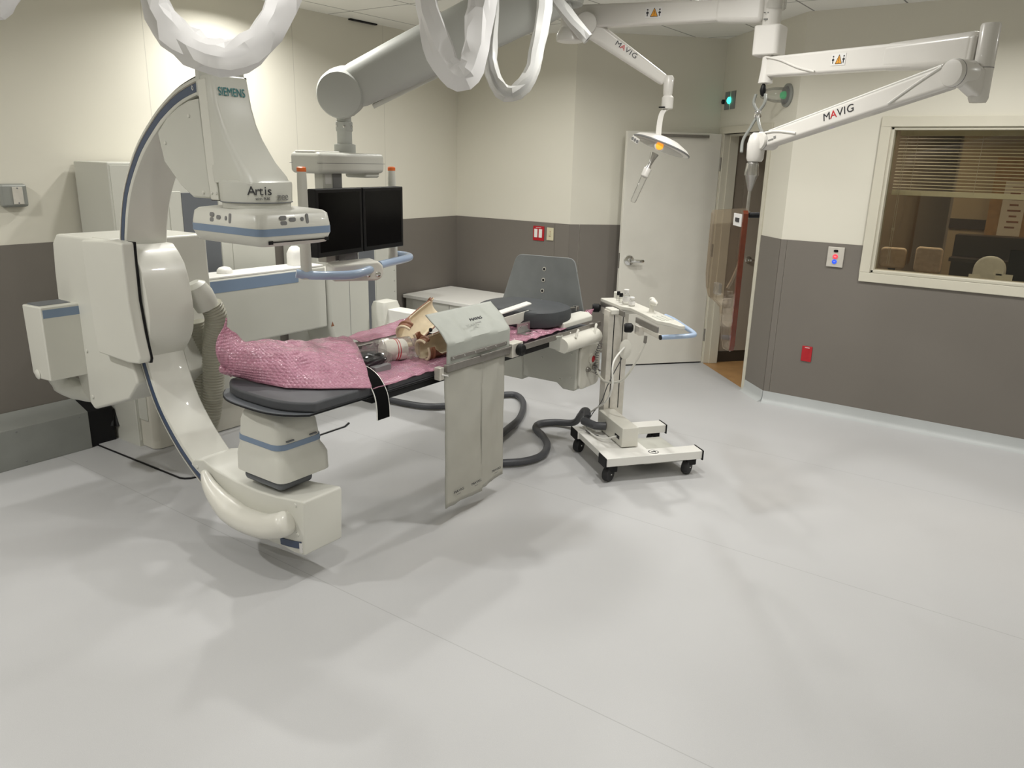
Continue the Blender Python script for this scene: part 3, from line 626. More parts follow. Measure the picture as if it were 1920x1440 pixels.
# table top with rounded head end
def head(x0, x1, y0, y1, n=14, k=.115):
    pts = [(x1, y1), (x0, y1)]
    for i in range(n+1):
        t = i/n; x = x0+(x1-x0)*t; s = 2*t-1
        pts.append((x, y0+k*abs(s)**3.2*.9))
    return pts
tp = obj('table_top', prism(bm_new(), [(x, y, .797) for x, y in head(TX0, TX1, 1.93, 4.45)], (0, 0, .014)), M_['bluegrey'], pt, bevel=.003)
obj('top_edge', prism(bm_new(), [(x, y, .801) for x, y in head(TX0-.004, TX1+.004, 1.926, 4.452)], (0, 0, .005)), M_['black'], tp)
obj('under_frame', box(bm_new(), TX0+.03, TX1-.004, 2.40, 4.40, .765, .796), M_['black'], pt, bevel=.004)
obj('table_pad', box(bm_new(), TX0+.02, TX1+.002, 2.50, 4.10, .812, .838), M_['vinyl'], pt, bevel=.006)
rl = obj('accessory_rail', box(bm_new(), TX1+.022, TX1+.034, 2.86, 4.47, .812, .845), M_['darksteel'], pt, bevel=.002); obj('accessory_rail', box(bm_new(), TX0-.034, TX0-.022, 2.55, 3.45, .812, .845), M_['darksteel'], pt, bevel=.002)
for y in (2.9, 3.5, 4.0, 4.4): obj('rail_spacer', box(bm_new(), TX1-.01, TX1+.023, y-.02, y+.02, .82, .838), M_['alu'], rl)
for y in (3.98, 4.08, 4.42): obj('screw', lathe(bm_new(), [(.007, 0), (.005, .003)], (TX1+.034, y, .829), (1, 0, 0), 10), M_['steel'], rl)
obj('far_side_tray', box(bm_new(), TX0-.02, TX0+.06, 2.75, 3.35, .812, .885), M_['darksteel'], pt, bevel=.004)
# foot-end console
con = obj('console_body', prism(bm_new(), [(x, 4.205, z) for x, z in ((-3.06, .70), (-2.50, .72), (-2.475, .70), (-2.475, .425), (-2.50, .41), (-2.58, .41), (-2.63, .445), (-3.06, .44))], (0, .26, 0)), M_['white2'], pt, bevel=.016, seg=3)
fp = obj('console_face', prism(bm_new(), [(-2.478, y, z) for y, z in rrect(4.215, 4.475, .42, .715, .05, 6)], (.022, 0, 0)), M_['warm'], pt, bevel=.010, seg=3)
k = obj('emergency_stop', lathe(bm_new(), [(.034, 0), (.036, .012), (.030, .02), (.026, .02), (.024, .012)], (-2.457, 4.352, .613), (1, 0, 0), 24), M_['warm'], fp)
obj('stop_button', lathe(bm_new(), [(.021, .010), (.021, .018), (.015, .023), (.002, .024)], (-2.457, 4.352, .613), (1, 0, 0), 20), M_['red'], k)['label'] = 'recessed red stop button'
for y in (4.305, 4.39):
    kk = obj('clamp_knob', lathe(bm_new(), [(.017, 0), (.019, .006), (.015, .016), (.010, .017), (.010, .026)], (-2.457, y, .548), (1, 0, 0), 18), M_['darksteel'], fp)
    obj('knob_handle', tube(bm_new(), [(-2.437, y, .540), (-2.420, y+.028, .522)], .006, 8), M_['steel'], kk)
for x, z in ((-2.52, .66), (-2.52, .50), (-2.60, .475), (-2.75, .6)): obj('screw', lathe(bm_new(), [(.007, 0), (.005, .003), (.001, .004)], (x, 4.204, z), (0, -1, 0), 10), M_['white'], con)
rc = bm_new(); prof = [(.06*math.cos(R(a)), .05*math.sin(R(a))) for a in range(-60, 121, 15)]
prism(rc, [(-2.44+px, 3.93, .775+pz) for px, pz in prof]+[(-2.475, 3.93, .80), (-2.475, 3.93, .745)], (0, .42, 0)); rcv = obj('rail_cover', rc, M_['warm'], pt, angle=50)
obj('cover_latch', tube(bm_new(), spline([(-2.395, 4.04, .815), (-2.40, 4.06, .845), (-2.40, 4.075, .86)], 4), .008, 8), M_['warm'], rcv); obj('cover_latch', tube(bm_new(), spline([(-2.395, 4.27, .80), (-2.40, 4.29, .845), (-2.405, 4.305, .86)], 4), .008, 8), M_['warm'], rcv)
obj('cover_bracket', prism(bm_new(), [(-2.43, 3.935, .84), (-2.43, 3.935, .745), (-2.60, 3.86, .78), (-2.60, 3.80, .80)], (-.02, 0, 0)), M_['white2'], pt, bevel=.004)
# foot cable under the table
tag(obj('mattress', prism(bm_new(), [(x, y, .812) for x, y in head(TX0+.008, TX1+.012, 1.965, 2.46, 20, .10)], (0, 0, .046)), M_['vinyl'], bevel=.012, seg=4), 'charcoal vinyl head mattress at the rounded end of the patient table', 'mattress')

# ------------------------------------------------------------------ things on the table
def nz(x, y, z=0, s=1.): return noise.noise(V((x*s, y*s, z*s)))
def sheet_grid(nu, nv, f): 
    b = bm_new(); g = [[b.verts.new(V(f(i/nu, j/nv))) for j in range(nv+1)] for i in range(nu+1)]
    for i in range(nu):
        for j in range(nv): b.faces.new((g[i][j], g[i+1][j], g[i+1][j+1], g[i][j+1]))
    return b
# big puffed pouch; u runs head->foot, v runs near->far
ctrl = [  # rows u=0..1 : (near, mid, far) points
    [(-3.06, 2.06, .870), (-3.06, 1.985, .99), (-3.10, 2.07, 1.10)],
    [(-2.90, 2.075, .866), (-2.98, 2.08, 1.00), (-3.11, 2.18, 1.005)],
    [(-2.73, 2.10, .866), (-2.86, 2.22, .985), (-3.10, 2.36, .965)],
    [(-2.61, 2.185, .866), (-2.80, 2.36, .96), (-3.10, 2.50, .955)],
    [(-2.50, 2.29, .866), (-2.76, 2.48, .945), (-3.10, 2.70, .935)],
    [(-2.45, 2.35, .862), (-2.70, 2.54, .92), (-3.10, 2.84, .905)]]
def pouch(u, v):
    x = u*5; i = min(int(x), 4); t = x-i; t = t*t*(3-2*t)
    def row(r):
        a, m, c = [V(q) for q in r]; k = 2*m-(a+c)/2
        return a*(1-v)**2+k*2*v*(1-v)+c*v*v
    p = row(ctrl[i])*(1-t)+row(ctrl[i+1])*t
    e = min(1, 6*v)*min(1, 5*u+.3)*min(1, 6*(1-u)+.35)
    p.z += e*(.026*nz(p.x+5, p.y*1.0, 0, 7)+.022*abs(nz(p.x-p.y, p.y+p.x*.4, 3, 12))+.003*nz(p.x, p.y, 5, 28))
    p.x += .012*nz(p.x, p.y, p.z+2, 9)*e; return p
bw = thing('bubble_wrap_pouch', 'puffed pink bubble wrap pouch lying on the head mattress', 'bubble wrap', (-2.85, 2.3, .883))
obj('pouch_front', sheet_grid(90, 60, pouch), M_['bubble'], bw, thick=.004)
obj('pouch_back', sheet_grid(40, 20, lambda u, v: (lambda p: V((p.x-.004, p.y+.01, max(.864 if p.y < 2.46 else .842, .864+(p.z-.864)*.35))))(pouch(u, v))), M_['bubble'], bw, thick=.003)
obj('rolled_edge', tube(bm_new(), spline([(-3.05, 2.05, .875), (-3.06, 2.02, .92), (-3.065, 2.01, .98), (-3.08, 2.03, 1.04), (-3.10, 2.07, 1.10), (-3.10, 2.08, 1.135)], 6), [.009]*14+[.008]*6+[.006]*6+[.004]*5, 8), M_['bubble'], bw)
def flat_wrap(name, quad, amp, label, drop=0.):
    a, b_, c, d = [V(q) for q in quad]
    def f(u, v):
        p = (a*(1-u)+b_*u)*(1-v)+(d*(1-u)+c*u)*v
        p.z += amp*(abs(nz(p.x, p.y, 0, 10))+.5*nz(p.x, p.y, 4, 26)*.5+.3)-drop*max(0, 1-v*8); return p
    return tag(obj(name, sheet_grid(70, 30, f), M_['bubble'], thick=.003), label, 'bubble wrap')
flat_wrap('bubble_wrap_sheet', [(-2.475, 2.38, .852), (-2.475, 3.02, .852), (-2.95, 3.30, .852), (-2.85, 2.55, .852)], .012, 'flat pink bubble wrap under the bag, the roll and the leather braces', .012)
flat_wrap('bubble_wrap_sheet', [(-2.47, 3.36, .856), (-2.49, 4.08, .852), (-2.95, 4.10, .852), (-2.95, 3.36, .852)], .022, 'flat pink bubble wrap under the round cushion beyond the lead curtain', .008)
flat_wrap('bubble_wrap_strip', [(-3.05, 2.86, .886), (-3.05, 3.32, .888), (-3.16, 3.34, .935), (-3.16, 2.86, .90)], .010, 'narrow strip of pink bubble wrap on the far table rail')
b = bm_new(); lathe(b, [(.003, 0), (.022, .012), (.028, .03), (.012, .06), (.002, .085)], (-2.58, 4.46, .868), (.25, .8, .45), 9)
tag(obj('bubble_wrap_scrap', b, M_['bubble']), 'small pointed scrap of pink bubble wrap by the armrest at the table foot', 'bubble wrap')
# leather braces : open gutters with a cream lining
def brace(label, p0, p1, r0, r1, roll, lift):
    p0, p1 = V(p0), V(p1); t = thing('leather_brace', label, 'brace', (p0+p1)/2)
    ax = (p1-p0).normalized(); up = V((0, 0, 1)); side = ax.cross(up).normalized(); up = side.cross(ax)
    def gutter(k, s0, s1):
        rings = []
        for i in range(19):
            s = s0+(s1-s0)*i/18; r = (r0+(r1-r0)*s)*(1+.10*math.sin(s*PI))*k; c = p0.lerp(p1, s)
            w = min(1, max(0, s/.35)); half = 15+75*w*w*(3-2*w)      # half the open angle, wider towards the far end
            rings.append([c+side*math.cos(R(a+roll))*r+up*math.sin(R(a+roll))*r for a in [half+(360-2*half)*j/26 for j in range(27)]])
        return loft(bm_new(), rings, caps=False, closed=False)
    obj('leather_shell', gutter(1.0, 0, 1), M_['leather'], t, thick=.006)
    obj('lining', gutter(.92, -.02, 1.01), M_['lining'], t, thick=.008)
    obj('rim', tube(bm_new(), [p0+side*math.cos(R(a+roll))*r0*.98+up*math.sin(R(a+roll))*r0*.98-ax*.004 for a in range(15, 346, 10)], .0065, 8), M_['lining'], t)
    for s in (.08, .93):
        c = p0.lerp(p1, s); r = (r0+(r1-r0)*s)*1.06
        obj('strap', tube(bm_new(), [c+side*math.cos(R(a+roll))*r+up*math.sin(R(a+roll))*r for a in (range(20, 341, 10) if s < .5 else range(85, 276, 10))], .006, 8, flat=1.8), M_['leather'], t)
    c = p0.lerp(p1, .45); a = R(278+roll); r = (r0+r1)/2*1.10
    obj('stud', lathe(bm_new(), [(.012, 0), (.011, .006), (.003, .009)], c+side*math.cos(a)*r*.98+up*math.sin(a)*r*.9, side*math.cos(a)+up*.2, 12), M_['black'], t)
brace('upper tan leather brace with cream lining resting across the other brace', (-2.80, 2.955, .950), (-2.83, 3.26, 1.065), .062, .060, 35, 0)
brace('lower tan leather brace with cream lining, half under the other brace', (-2.64, 2.91, .905), (-2.60, 3.20, .955), .056, .055, 40, 0)
t = thing('wrapped_roll', 'white roll in clear plastic with two thin red bands', 'roll', (-2.78, 2.80, .86))
ra = V((.10, .30, -.02)).normalized()
obj('roll', lathe(bm_new(), [(.015, 0), (.050, .0), (.056, .008), (.056, .115), (.050, .123), (.015, .123)], (-2.76, 2.735, .915), ra, 28), M_['rollwhite'], t)
for s in (.062, .075): obj('red_band', lathe(bm_new(), [(.0565, s), (.0578, s+.001), (.0578, s+.004), (.0565, s+.005)], (-2.76, 2.735, .915), ra, 28), M_['text_red'], t)
obj('plastic_wrap', tube(bm_new(), spline([V((-2.76, 2.735, .918))+ra*s for s in (-.10, -.04, 0, .06, .123, .15, .20)], 5), [.035]*5+[.058]*5+[.064]*5+[.063]*5+[.066]*5+[.05]*5+[.03], 20, wob=.35), M_['clear'], t)
t = thing('bagged_cable', 'black cables bundled in a clear plastic bag beside the pink pouch', 'cable', (-2.72, 2.60, .86))
for k in range(9):
    c = V((-2.72, 2.61, .885+.008*(k % 3))); pts = []
    for j in range(11):
        a = 2*PI*j/10+k*.5; pts.append(c+V((.06*math.cos(a)*(1-.05*k), .085*math.sin(a)*(1-.04*k), .014*math.sin(2*a+k))))
    obj('cable_coil', tube(bm_new(), spline(pts, 3), .009, 7), M_['blackplastic'], t)
obj('plug', box(bm_new(), -2.665, -2.625, 2.55, 2.66, .852, .885), M_['grey'], t, bevel=.004); obj('plug', box(bm_new(), -2.60, -2.575, 2.40, 2.46, .868, .890), M_['duct'], t, bevel=.004)
obj('clear_bag', lathe(bm_new(), [(.01, -.03), (.06, -.028), (.10, 0), (.105, .03), (.07, .055), (.01, .062)], (-2.72, 2.62, .885), (0, 0, 1), 20), M_['thinbag'], t)
# black strap hanging over the side
sp = [(-2.66, 2.46, .905), (-2.58, 2.44, .90), (-2.51, 2.425, .875), (-2.462, 2.42, .82), (-2.448, 2.42, .76), (-2.446, 2.42, .700)]
def ribbon(path, w, ax, th=.003):
    p = spline(path, 6); fr = frames(p); rings = []
    ax = V(ax).normalized()
    for q, (t_, N, B_) in zip(p, fr):
        nrm = t_.cross(ax).normalized(); rings.append([q-ax*w/2-nrm*th/2, q+ax*w/2-nrm*th/2, q+ax*w/2+nrm*th/2, q-ax*w/2+nrm*th/2])
    return loft(bm_new(), rings)
t = thing('hook_and_loop_strap', 'black strap with white edges hanging over the side of the table', 'strap', (-2.45, 2.42, .70))
obj('webbing', ribbon(sp, .078, (0, 1, 0)), M_['strapblack'], t)
for s in (-1, 1): obj('white_edge', ribbon([(x, y+s*.040, z) for x, y, z in sp], .0035, (0, 1, 0), .004), M_['bright'], t)
# round cushion, back board, armrest, arm guard
cu = bm_new(); rings = []
pl2 = []
for i in range(40):
    a = 2*PI*i/40; c, s = math.cos(a), math.sin(a)
    pl2.append((-2.80+.295*math.copysign(abs(c)**.75, c), 4.06+.235*math.copysign(abs(s)**.75, s)))
for z, k in ((.868, .90), (.875, .97), (.90, 1.0), (.945, 1.0), (.965, .985), (.973, .93)): rings.append([(-2.80+(x+2.80)*k, 4.06+(y-4.06)*k, z) for x, y in pl2])
loft(cu, rings); tag(obj('seat_cushion', cu, M_['pad'], angle=50), 'thick dark rounded cushion lying in front of the grey backboard', 'cushion')
t = thing('backboard', 'grey trapezoid board with four holes standing at the foot of the table', 'board', (-2.93, 4.46, .84))
bp = bm_new(); P4 = []
BM = frame_m((-2.93, 4.46, .845), (1, .0, 0), (0, .10, 1))
def rounded(poly, r, n=5):
    out = []
    m = len(poly)
    for i in range(m):
        p = V(poly[i]); a = (V(poly[i-1])-p).normalized(); c = (V(poly[(i+1) % m])-p).normalized()
        for k in range(n+1):
            t_ = k/n; q = (p+a*r)*(1-t_)**2+p*2*t_*(1-t_)+(p+c*r)*t_*t_; out.append(q)
    return out
prism(bp, [BM @ V((p.x, p.y, 0)) for p in rounded([(-.365, 0, 0), (.345, 0, 0), (.220, .395, 0), (-.255, .385, 0)], .05)], BM.to_3x3() @ V((0, 0, -.014)))
bb = obj('board', bp, M_['board'], t, bevel=.004)
for y in (.30, .225, .15, .075):
    h_ = obj('hole_grommet', lathe(bm_new(), [(.009, 0), (.0145, 0), (.0145, .0025), (.009, .003)], BM @ V((-.012, y, 0)), BM.to_3x3() @ V((0, 0, 1)), 18), M_['alu'], bb)
    obj('hole', lathe(bm_new(), [(.0092, 0), (.0092, .0036)], BM @ V((-.012, y, 0)), BM.to_3x3() @ V((0, 0, 1)), 14), M_['black'], h_)
obj('clamp_screw', lathe(bm_new(), [(.006, 0), (.006, .03), (.02, .03), (.02, .036)], (-2.63, 4.42, .90), (0, 0, 1), 12), M_['steel'], t); obj('pivot_bolt', tube(bm_new(), [(-2.70, 4.45, .905), (-2.62, 4.43, .92)], .010, 10), M_['darksteel'], t)
tag(obj('armrest', prism(bm_new(), [(-2.50, 4.06, z) if 0 else (x, 4.06, z) for x, z in ((-2.50, .852), (-2.50, .885), (-2.53, .905), (-2.60, .905), (-2.60, .852))], (0, .36, 0)), M_['white'], bevel=.006), 'ivory wedge armrest on the table edge beside the cushion', 'armrest')
t = thing('arm_guard', 'white arm guard with a clear curved flap behind the lead curtain', 'guard', (-2.66, 3.72, .86))
obj('guard_bar', prism(bm_new(), [(-2.70, 3.50, .985), (-2.66, 3.50, .978), (-2.66, 3.93, 1.005), (-2.70, 3.93, 1.012)], (0, 0, .010)), M_['bright'], t, bevel=.003)
b = bm_new(); prism(b, [(-2.655, 3.46, .93), (-2.655, 3.80, .905), (-2.655, 3.88, .93), (-2.655, 3.90, .975), (-2.655, 3.46, .96)], (-.01, 0, 0)); obj('guard_flap', b, M_['white2'], t, bevel=.003)
b = bm_new(); box(b, -2.60, -2.54, 3.70, 3.83, .862, .868); box(b, -2.606, -2.60, 3.70, 3.83, .862, .925); br = obj('mounting_bracket', b, M_['steel'], t)
for y in (3.73, 3.80): obj('screw', lathe(bm_new(), [(.006, 0), (.004, .003)], (-2.60, y, .905), (1, 0, 0), 10), M_['darksteel'], br)

# ------------------------------------------------------------------ lead curtain hung on the near rail
lc = thing('lead_curtain', 'grey lead curtain clipped to the near table rail, two panels hanging low', 'curtain', (-2.43, 3.1, .10))
def flapf(u, v):
    y = 2.845+u*.525+v*v*.02
    if v < .42: p = V((-2.425+.004*math.sin(u*9), y, .865+v/.42*.115))
    else:
        t_ = (v-.42)/.58; p = V((-2.425-.185*t_+.010*math.sin(t_*PI), y+.05*t_-.02*(1-u)*t_, .98+.115*t_))
        w = math.sin(t_*PI)
        p.x += .007*math.sin(u*30+5*t_)*w*(.5+nz(u*3, t_, 0, 2)); p.z += .005*math.sin(u*27+2*t_)*w
    return p
obj('upper_flap', sheet_grid(60, 30, flapf), M_['lead'], lc, thick=.006)
st_ = obj('clamp_strip', box(bm_new(), -2.424, -2.414, 2.87, 3.34, .893, .913), M_['darksteel'], lc, bevel=.002)
for k in range(6): obj('rivet', lathe(bm_new(), [(.005, 0), (.004, .003)], (-2.414, 2.885+k*.088, .903), (1, 0, 0), 10), M_['steel'], st_)
obj('clamp_rail', box(bm_new(), -2.438, -2.412, 2.835, 3.40, .838, .876), M_['darksteel'], lc, bevel=.003)
obj('clamp_lever', box(bm_new(), -2.414, -2.404, 3.10, 3.38, .872, .882), M_['darksteel'], lc, bevel=.003)
b = bm_new(); box(b, -2.462, -2.40, 3.372, 3.475, .812, .892); kb = obj('clamp_block', b, M_['alu'], lc, bevel=.005)
obj('clamp_knob', lathe(bm_new(), [(.031, 0), (.034, .006), (.034, .026), (.027, .032), (.02, .027)], (-2.40, 3.432, .852), (1, 0, 0), 24), M_['black'], kb)
obj('rail_hook', box(bm_new(), -2.47, -2.43, 2.80, 2.835, .80, .865), M_['alu'], lc, bevel=.004); obj('hook_screw', tube(bm_new(), [(-2.43, 2.815, .83), (-2.40, 2.83, .826)], .006, 8), M_['steel'], lc)
def panel(y0, y1, z0a, z0b, th):
    def f(u, v):
        y = y0+(y1-y0)*u; xo = -2.428 if y0 < 3 else -2.436; zb = z0a+(z0b-z0a)*u+.006*nz(u*6, 1, 0, 1)
        return V((xo+.006*math.sin(u*4+v*2)+.006*nz(u*2, v*2, y0, 2), y, .840+(zb-.840)*v))
    return obj('curtain_panel', sheet_grid(16, 30, f), M_['curtain'], lc, thick=th)
p1 = panel(2.833, 3.150, .098, .088, .006); p2 = panel(3.140, 3.352, .100, .122, .006)
def hem(par, y0, y1, za, zb): 
    b = bm_new(); prism(b, [(-2.4225, y0, za), (-2.4225, y1, zb), (-2.4225, y1, zb+.018), (-2.4225, y0, za+.018)], (.002, 0, 0)); obj('hem', b, M_['lead'], par)
for par, y, z in ((p1, 2.935, .168), (p1, 3.085, .165), (p2, 3.265, .182)):
    text('lettering', 'MAVIG', .019, (-2.4160, y, z), (0, 1, 0), (0, 0, 1), M_['text_dark'], par, .0006, 1.5)
    b = bm_new(); box(b, -2.4170, -2.4160, y-.014, y+.014, z-.020, z-.016); obj('small_print', b, M_['text_grey'], par)
fl = [o for o in bpy.data.objects if o.name == 'upper_flap'][0]
text('lettering', 'MAVIG', .024, (-2.468, 3.13, 1.062), (0, 1, 0), (-.75, 0, .66), M_['text_dark'], fl, .002, 1.4)
b = bm_new(); box(b, -.022, .022, -.003, .003, 0, .002, frame_m((-2.452, 3.13, 1.044), (0, 1, 0), (-.75, 0, .66))); obj('small_print', b, M_['text_grey'], fl)

# ------------------------------------------------------------------ monitor suspension
ms = thing('monitor_suspension', 'grey ceiling boom carrying two black screens and a pale blue handle bar', 'monitor boom', (-3.55, 3.25, 2.18))
mu = V((-.15, .99, 0)).normalized(); MM = frame_m((-3.255, 3.10, 1.345), mu, (0, 0, 1))    # x along screens, z to viewer
for s in (-1, 1):
    x0 = -.388 if s < 0 else .004
    mo = obj('monitor', box(bm_new(), x0, x0+.384, 0, .352, -.055, 0, MM), M_['bezel'], ms, bevel=.006)
    obj('screen', box(bm_new(), x0+.022, x0+.362, .026, .332, -.001, .0008, MM), M_['screen'], mo)
obj('mount_bar', box(bm_new(), -.30, .30, .10, .26, -.10, -.056, MM), M_['grey'], ms, bevel=.006)
for x in (-.165, -.085):
    pl_ = obj('post', box(bm_new(), x-.036, x+.044, -.05, .47, -.165, -.105, MM), M_['white2'] if x < -.1 else M_['grey'], ms, bevel=.005)
    if x < -.1: obj('label_plate', box(bm_new(), x-.02, x+.03, .37, .45, -.105, -.1035, MM), M_['sticker'], pl_)
hb = obj('hanger_box', box(bm_new(), -.272, .298, .425, .535, -.27, -.06, MM), M_['white2'], ms, bevel=.025, seg=4)
obj('box_seam', box(bm_new(), -.2715, .2975, .478, .4805, -.2705, -.0590, MM), M_['grey'], hb, bevel=.02)
obj('box_lid', box(bm_new(), -.26, -.06, .532, .542, -.24, -.10, MM), M_['bright'], hb, bevel=.004); obj('box_foot', box(bm_new(), .15, .285, .40, .44, -.24, -.09, MM), M_['white2'], hb, bevel=.012)
jp = MM @ V((.085, .535, -.18)); 
nk = obj('neck', lathe(bm_new(), [(.060, 0), (.060, .045), (.042, .05), (.042, .115), (.047, .12), (.047, .165), (.040, .17), (.040, .20), (.055, .23), (.08, .28)], jp, (0, 0, 1), 28), M_['boom'], ms)
for k in range(6):
    a = 2*PI*k/6+.3; obj('neck_bolt', lathe(bm_new(), [(.008, -.004), (.008, .004), (.004, .007)], jp+V((.045*math.cos(a), .045*math.sin(a), .142)), (math.cos(a), math.sin(a), 0), 8), M_['chrome'], nk)
bc = V((jp.x, jp.y, jp.z+.325)); be = V((-2.47, 3.76, 2.74)); bd = (be-bc).normalized(); bs = V((.86, -.50, 0)); bs = (bs-bd*bs.dot(bd)).normalized()
obj('elbow_socket', lathe(bm_new(), [(.055, -.125), (.085, -.10), (.105, -.03), (.10, .03), (.06, .05)], bc, (0, 0, 1), 28), M_['boom'], ms)
obj('elbow', lathe(bm_new(), [(.05, -.125), (.11, -.12), (.128, -.10), (.132, 0), (.128, .10), (.118, .125), (.05, .132)], bc, bs, 36), M_['boom'], ms)
rings = []; L = (be-bc).length; upv = bd.cross(bs).normalized()
if upv.z < 0: upv = -upv
for s, ry, rz in ((.02, .105, .10), (.10, .112, .118), (.35, .120, .128), (.8, .128, .14), (L-.1, .135, .15), (L+.05, .12, .14)):
    c = bc+bd*s; rings.append([c+bs*ry*math.copysign(abs(math.cos(a))**.5, math.cos(a))+upv*rz*math.copysign(abs(math.sin(a))**.5, math.sin(a)) for a in [2*PI*k/32 for k in range(32)]])
bo = obj('boom', loft(bm_new(), rings), M_['boom'], ms, angle=50)
obj('boom_underside', box(bm_new(), .12, L-.05, -.030, .030, -.012, .012, Matrix.LocRotScale(bc-upv*.135, frame_m((0, 0, 0), bd, upv).to_3x3().to_quaternion(), None) @ Matrix.Rotation(R(90), 4, 'X')), M_['white2'], bo)
obj('ceiling_mount', lathe(bm_new(), [(.16, 0), (.17, .05), (.17, .20), (.22, .26), (.22, HC-2.66)], (-2.47, 3.76, 2.66), (0, 0, 1), 32), M_['boom'], ms)
# handle frame : two capped poles, bracket, blue tube
pL, pR = V((-3.155, 2.60, 0)), V((-3.42, 3.50, 0))
for p in (pL, pR):
    o = obj('handle_pole', lathe(bm_new(), [(.030, 1.255), (.032, 1.262), (.028, 1.30), (.024, 1.74), (.022, 1.79), (.02, 1.795)], p, (0, 0, 1), 20), M_['white2'], ms)
    obj('pole_cap', lathe(bm_new(), [(.0235, 1.785), (.0235, 1.803), (.016, 1.808)], p, (0, 0, 1), 20), M_['orange'], o)['label'] = 'orange cap'
obj('handle_bar', tube(bm_new(), spline([pL+V((-.02, -.05, 1.285)), pL+V((.02, .0, 1.275)), (-3.05, 2.67, 1.275), (-3.00, 2.76, 1.275), (-3.01, 2.86, 1.278), (-3.06, 2.97, 1.282)], 8), .0225, 14), M_['bluetube'], ms)
obj('handle_bar', tube(bm_new(), spline([(-3.14, 3.10, 1.28), (-3.19, 3.26, 1.28), (-3.23, 3.40, 1.28), (-3.28, 3.50, 1.28), (-3.36, 3.54, 1.28), pR+V((-.03, .03, 1.28))], 8), .0225, 14), M_['bluetube'], ms)
BK = frame_m((-3.16, 2.98, 1.27), (.45, .893, 0), (0, 0, 1))
bk = obj('bracket', prism(bm_new(), [BK @ V(p) for p in ((-.19, -.045, -.03), (-.19, .04, -.03), (.06, .055, -.03), (.085, .03, -.03), (.09, 0, -.03), (.08, -.035, -.03), (.05, -.05, -.03))], BK.to_3x3() @ V((0, 0, .165))), M_['warm'], ms, bevel=.014, seg=3)
for x in (.0, .055): obj('bracket_screw', lathe(bm_new(), [(.014, 0), (.014, .004), (.006, .007)], BK @ V((x, -.015, .135)), BK.to_3x3() @ V((0, 0, 1)), 16), M_['chrome'], bk)
obj('bracket_post', box(bm_new(), -.10, .02, -.12, .02, -.105, -.06, MM), M_['grey'], ms, bevel=.004)

# ------------------------------------------------------------------ ceiling arms
def beam_between(name, p, q, h0, h1, w, m, parent, up=(0, 0, 1), bev=.012):
    p, q = V(p), V(q); d = (q-p).normalized(); u = V(up); u = (u-d*u.dot(d)).normalized(); s = d.cross(u)
    rings = []
    for c, h in ((p, h0), (p.lerp(q, .5), (h0+h1)/2), (q, h1)):
        rings.append([c+s*a+u*b_ for a, b_ in ((-w/2, -h/2), (w/2, -h/2), (w/2, h/2), (-w/2, h/2))])
    return obj(name, loft(bm_new(), rings), m, parent, bevel=bev, seg=3)
sa = thing('suspension_arm', 'white jointed ceiling arm folding out to the right and back', 'ceiling arm', (-2.55, 4.1, 2.6))
obj('ceiling_column', lathe(bm_new(), [(.055, 2.56), (.06, 2.57), (.06, 2.74), (.05, 2.76), (.05, HC-.03), (.11, HC-.028), (.11, HC)], (-2.57, 4.11, 0), n=28), M_['arm'], sa)
Hb = V((-1.435, 4.19, 0))
bm1 = beam_between('main_beam', (-2.60, 4.105, 2.655), (-1.50, 4.185, 2.625), .125, .095, .075, M_['arm'], sa)
tw = V((1.1, .08, -.03)).normalized()
beam_between('beam_collar', (-1.72, 4.169, 2.63), (-1.47, 4.187, 2.622), .11, .135, .085, M_['arm'], sa, bev=.025)
warning_sticker(bm1, V((-2.05, 4.145, 2.64))+V((.0, -.0385, 0)), (1, .075, -.03), (0, 0, 1), .095, .055)
obj('hub_column', lathe(bm_new(), [(.038, 2.50), (.045, 2.51), (.045, 2.64), (.048, 2.65), (.048, 2.80), (.05, HC)], Hb, n=24), M_['arm'], sa)
sl = obj('clear_cap', lathe(bm_new(), [(.047, 2.615), (.052, 2.62), (.052, 2.70), (.047, 2.705)], Hb+V((.012, 0, 0)), n=24), M_['clear'], sa)
obj('hub_block', sect(bm_new(), [(2.40, -1.495, -1.375, 4.125, 4.255, .02), (2.405, -1.50, -1.365, 4.12, 4.26, .025), (2.535, -1.50, -1.365, 4.12, 4.26, .025), (2.54, -1.495, -1.37, 4.125, 4.255, .02)], .02), M_['arm'], sa)
b = bm_new()
for k in range(3): box(b, -.022+k*.018, -.013+k*.018, .02, .026, 0, .001, frame_m((-1.44, 4.146, 2.575), (.9, .43, 0), (0, 0, 1)))
box(b, -.02, .02, -.012, -.004, 0, .001, frame_m((-1.44, 4.146, 2.575), (.9, .43, 0), (0, 0, 1))); obj('marking', b, M_['text_grey'], sl)
obj('hub_spindle', lathe(bm_new(), [(.024, 2.265), (.036, 2.27), (.030, 2.32), (.027, 2.36), (.027, 2.405)], Hb+V((.012, -.03, 0)), n=24), M_['arm'], sa)
E1, E2 = V((-1.40, 4.165, 2.345)), V((-.42, 3.58, 2.305))
ex = beam_between('extension_arm', E1, E2, .095, .105, .075, M_['arm'], sa, bev=.014)
ed = (E2-E1).normalized(); es = V((-ed.y, ed.x, 0)).normalized()*-1
if es.y > 0: es = -es
beam_between('arm_sleeve', E1.lerp(E2, .62), E2, .108, .135, .080, M_['arm'], sa, bev=.03)
obj('edge_bead', tube(bm_new(), spline([E1+es*.040+V((0, 0, .045)), E1.lerp(E2, .09)+es*.041+V((0, 0, .025)), E1.lerp(E2, .20)+es*.041+V((0, 0, -.015)), E1.lerp(E2, .30)+es*.040+V((0, 0, -.040))], 6), .005, 8), M_['arm'], ex)
warning_sticker(ex, E1.lerp(E2, .42)+es*.0385+V((0, 0, .004)), ed, (0, 0, 1), .085, .050)
kn = V((-.395, 3.565, 0))
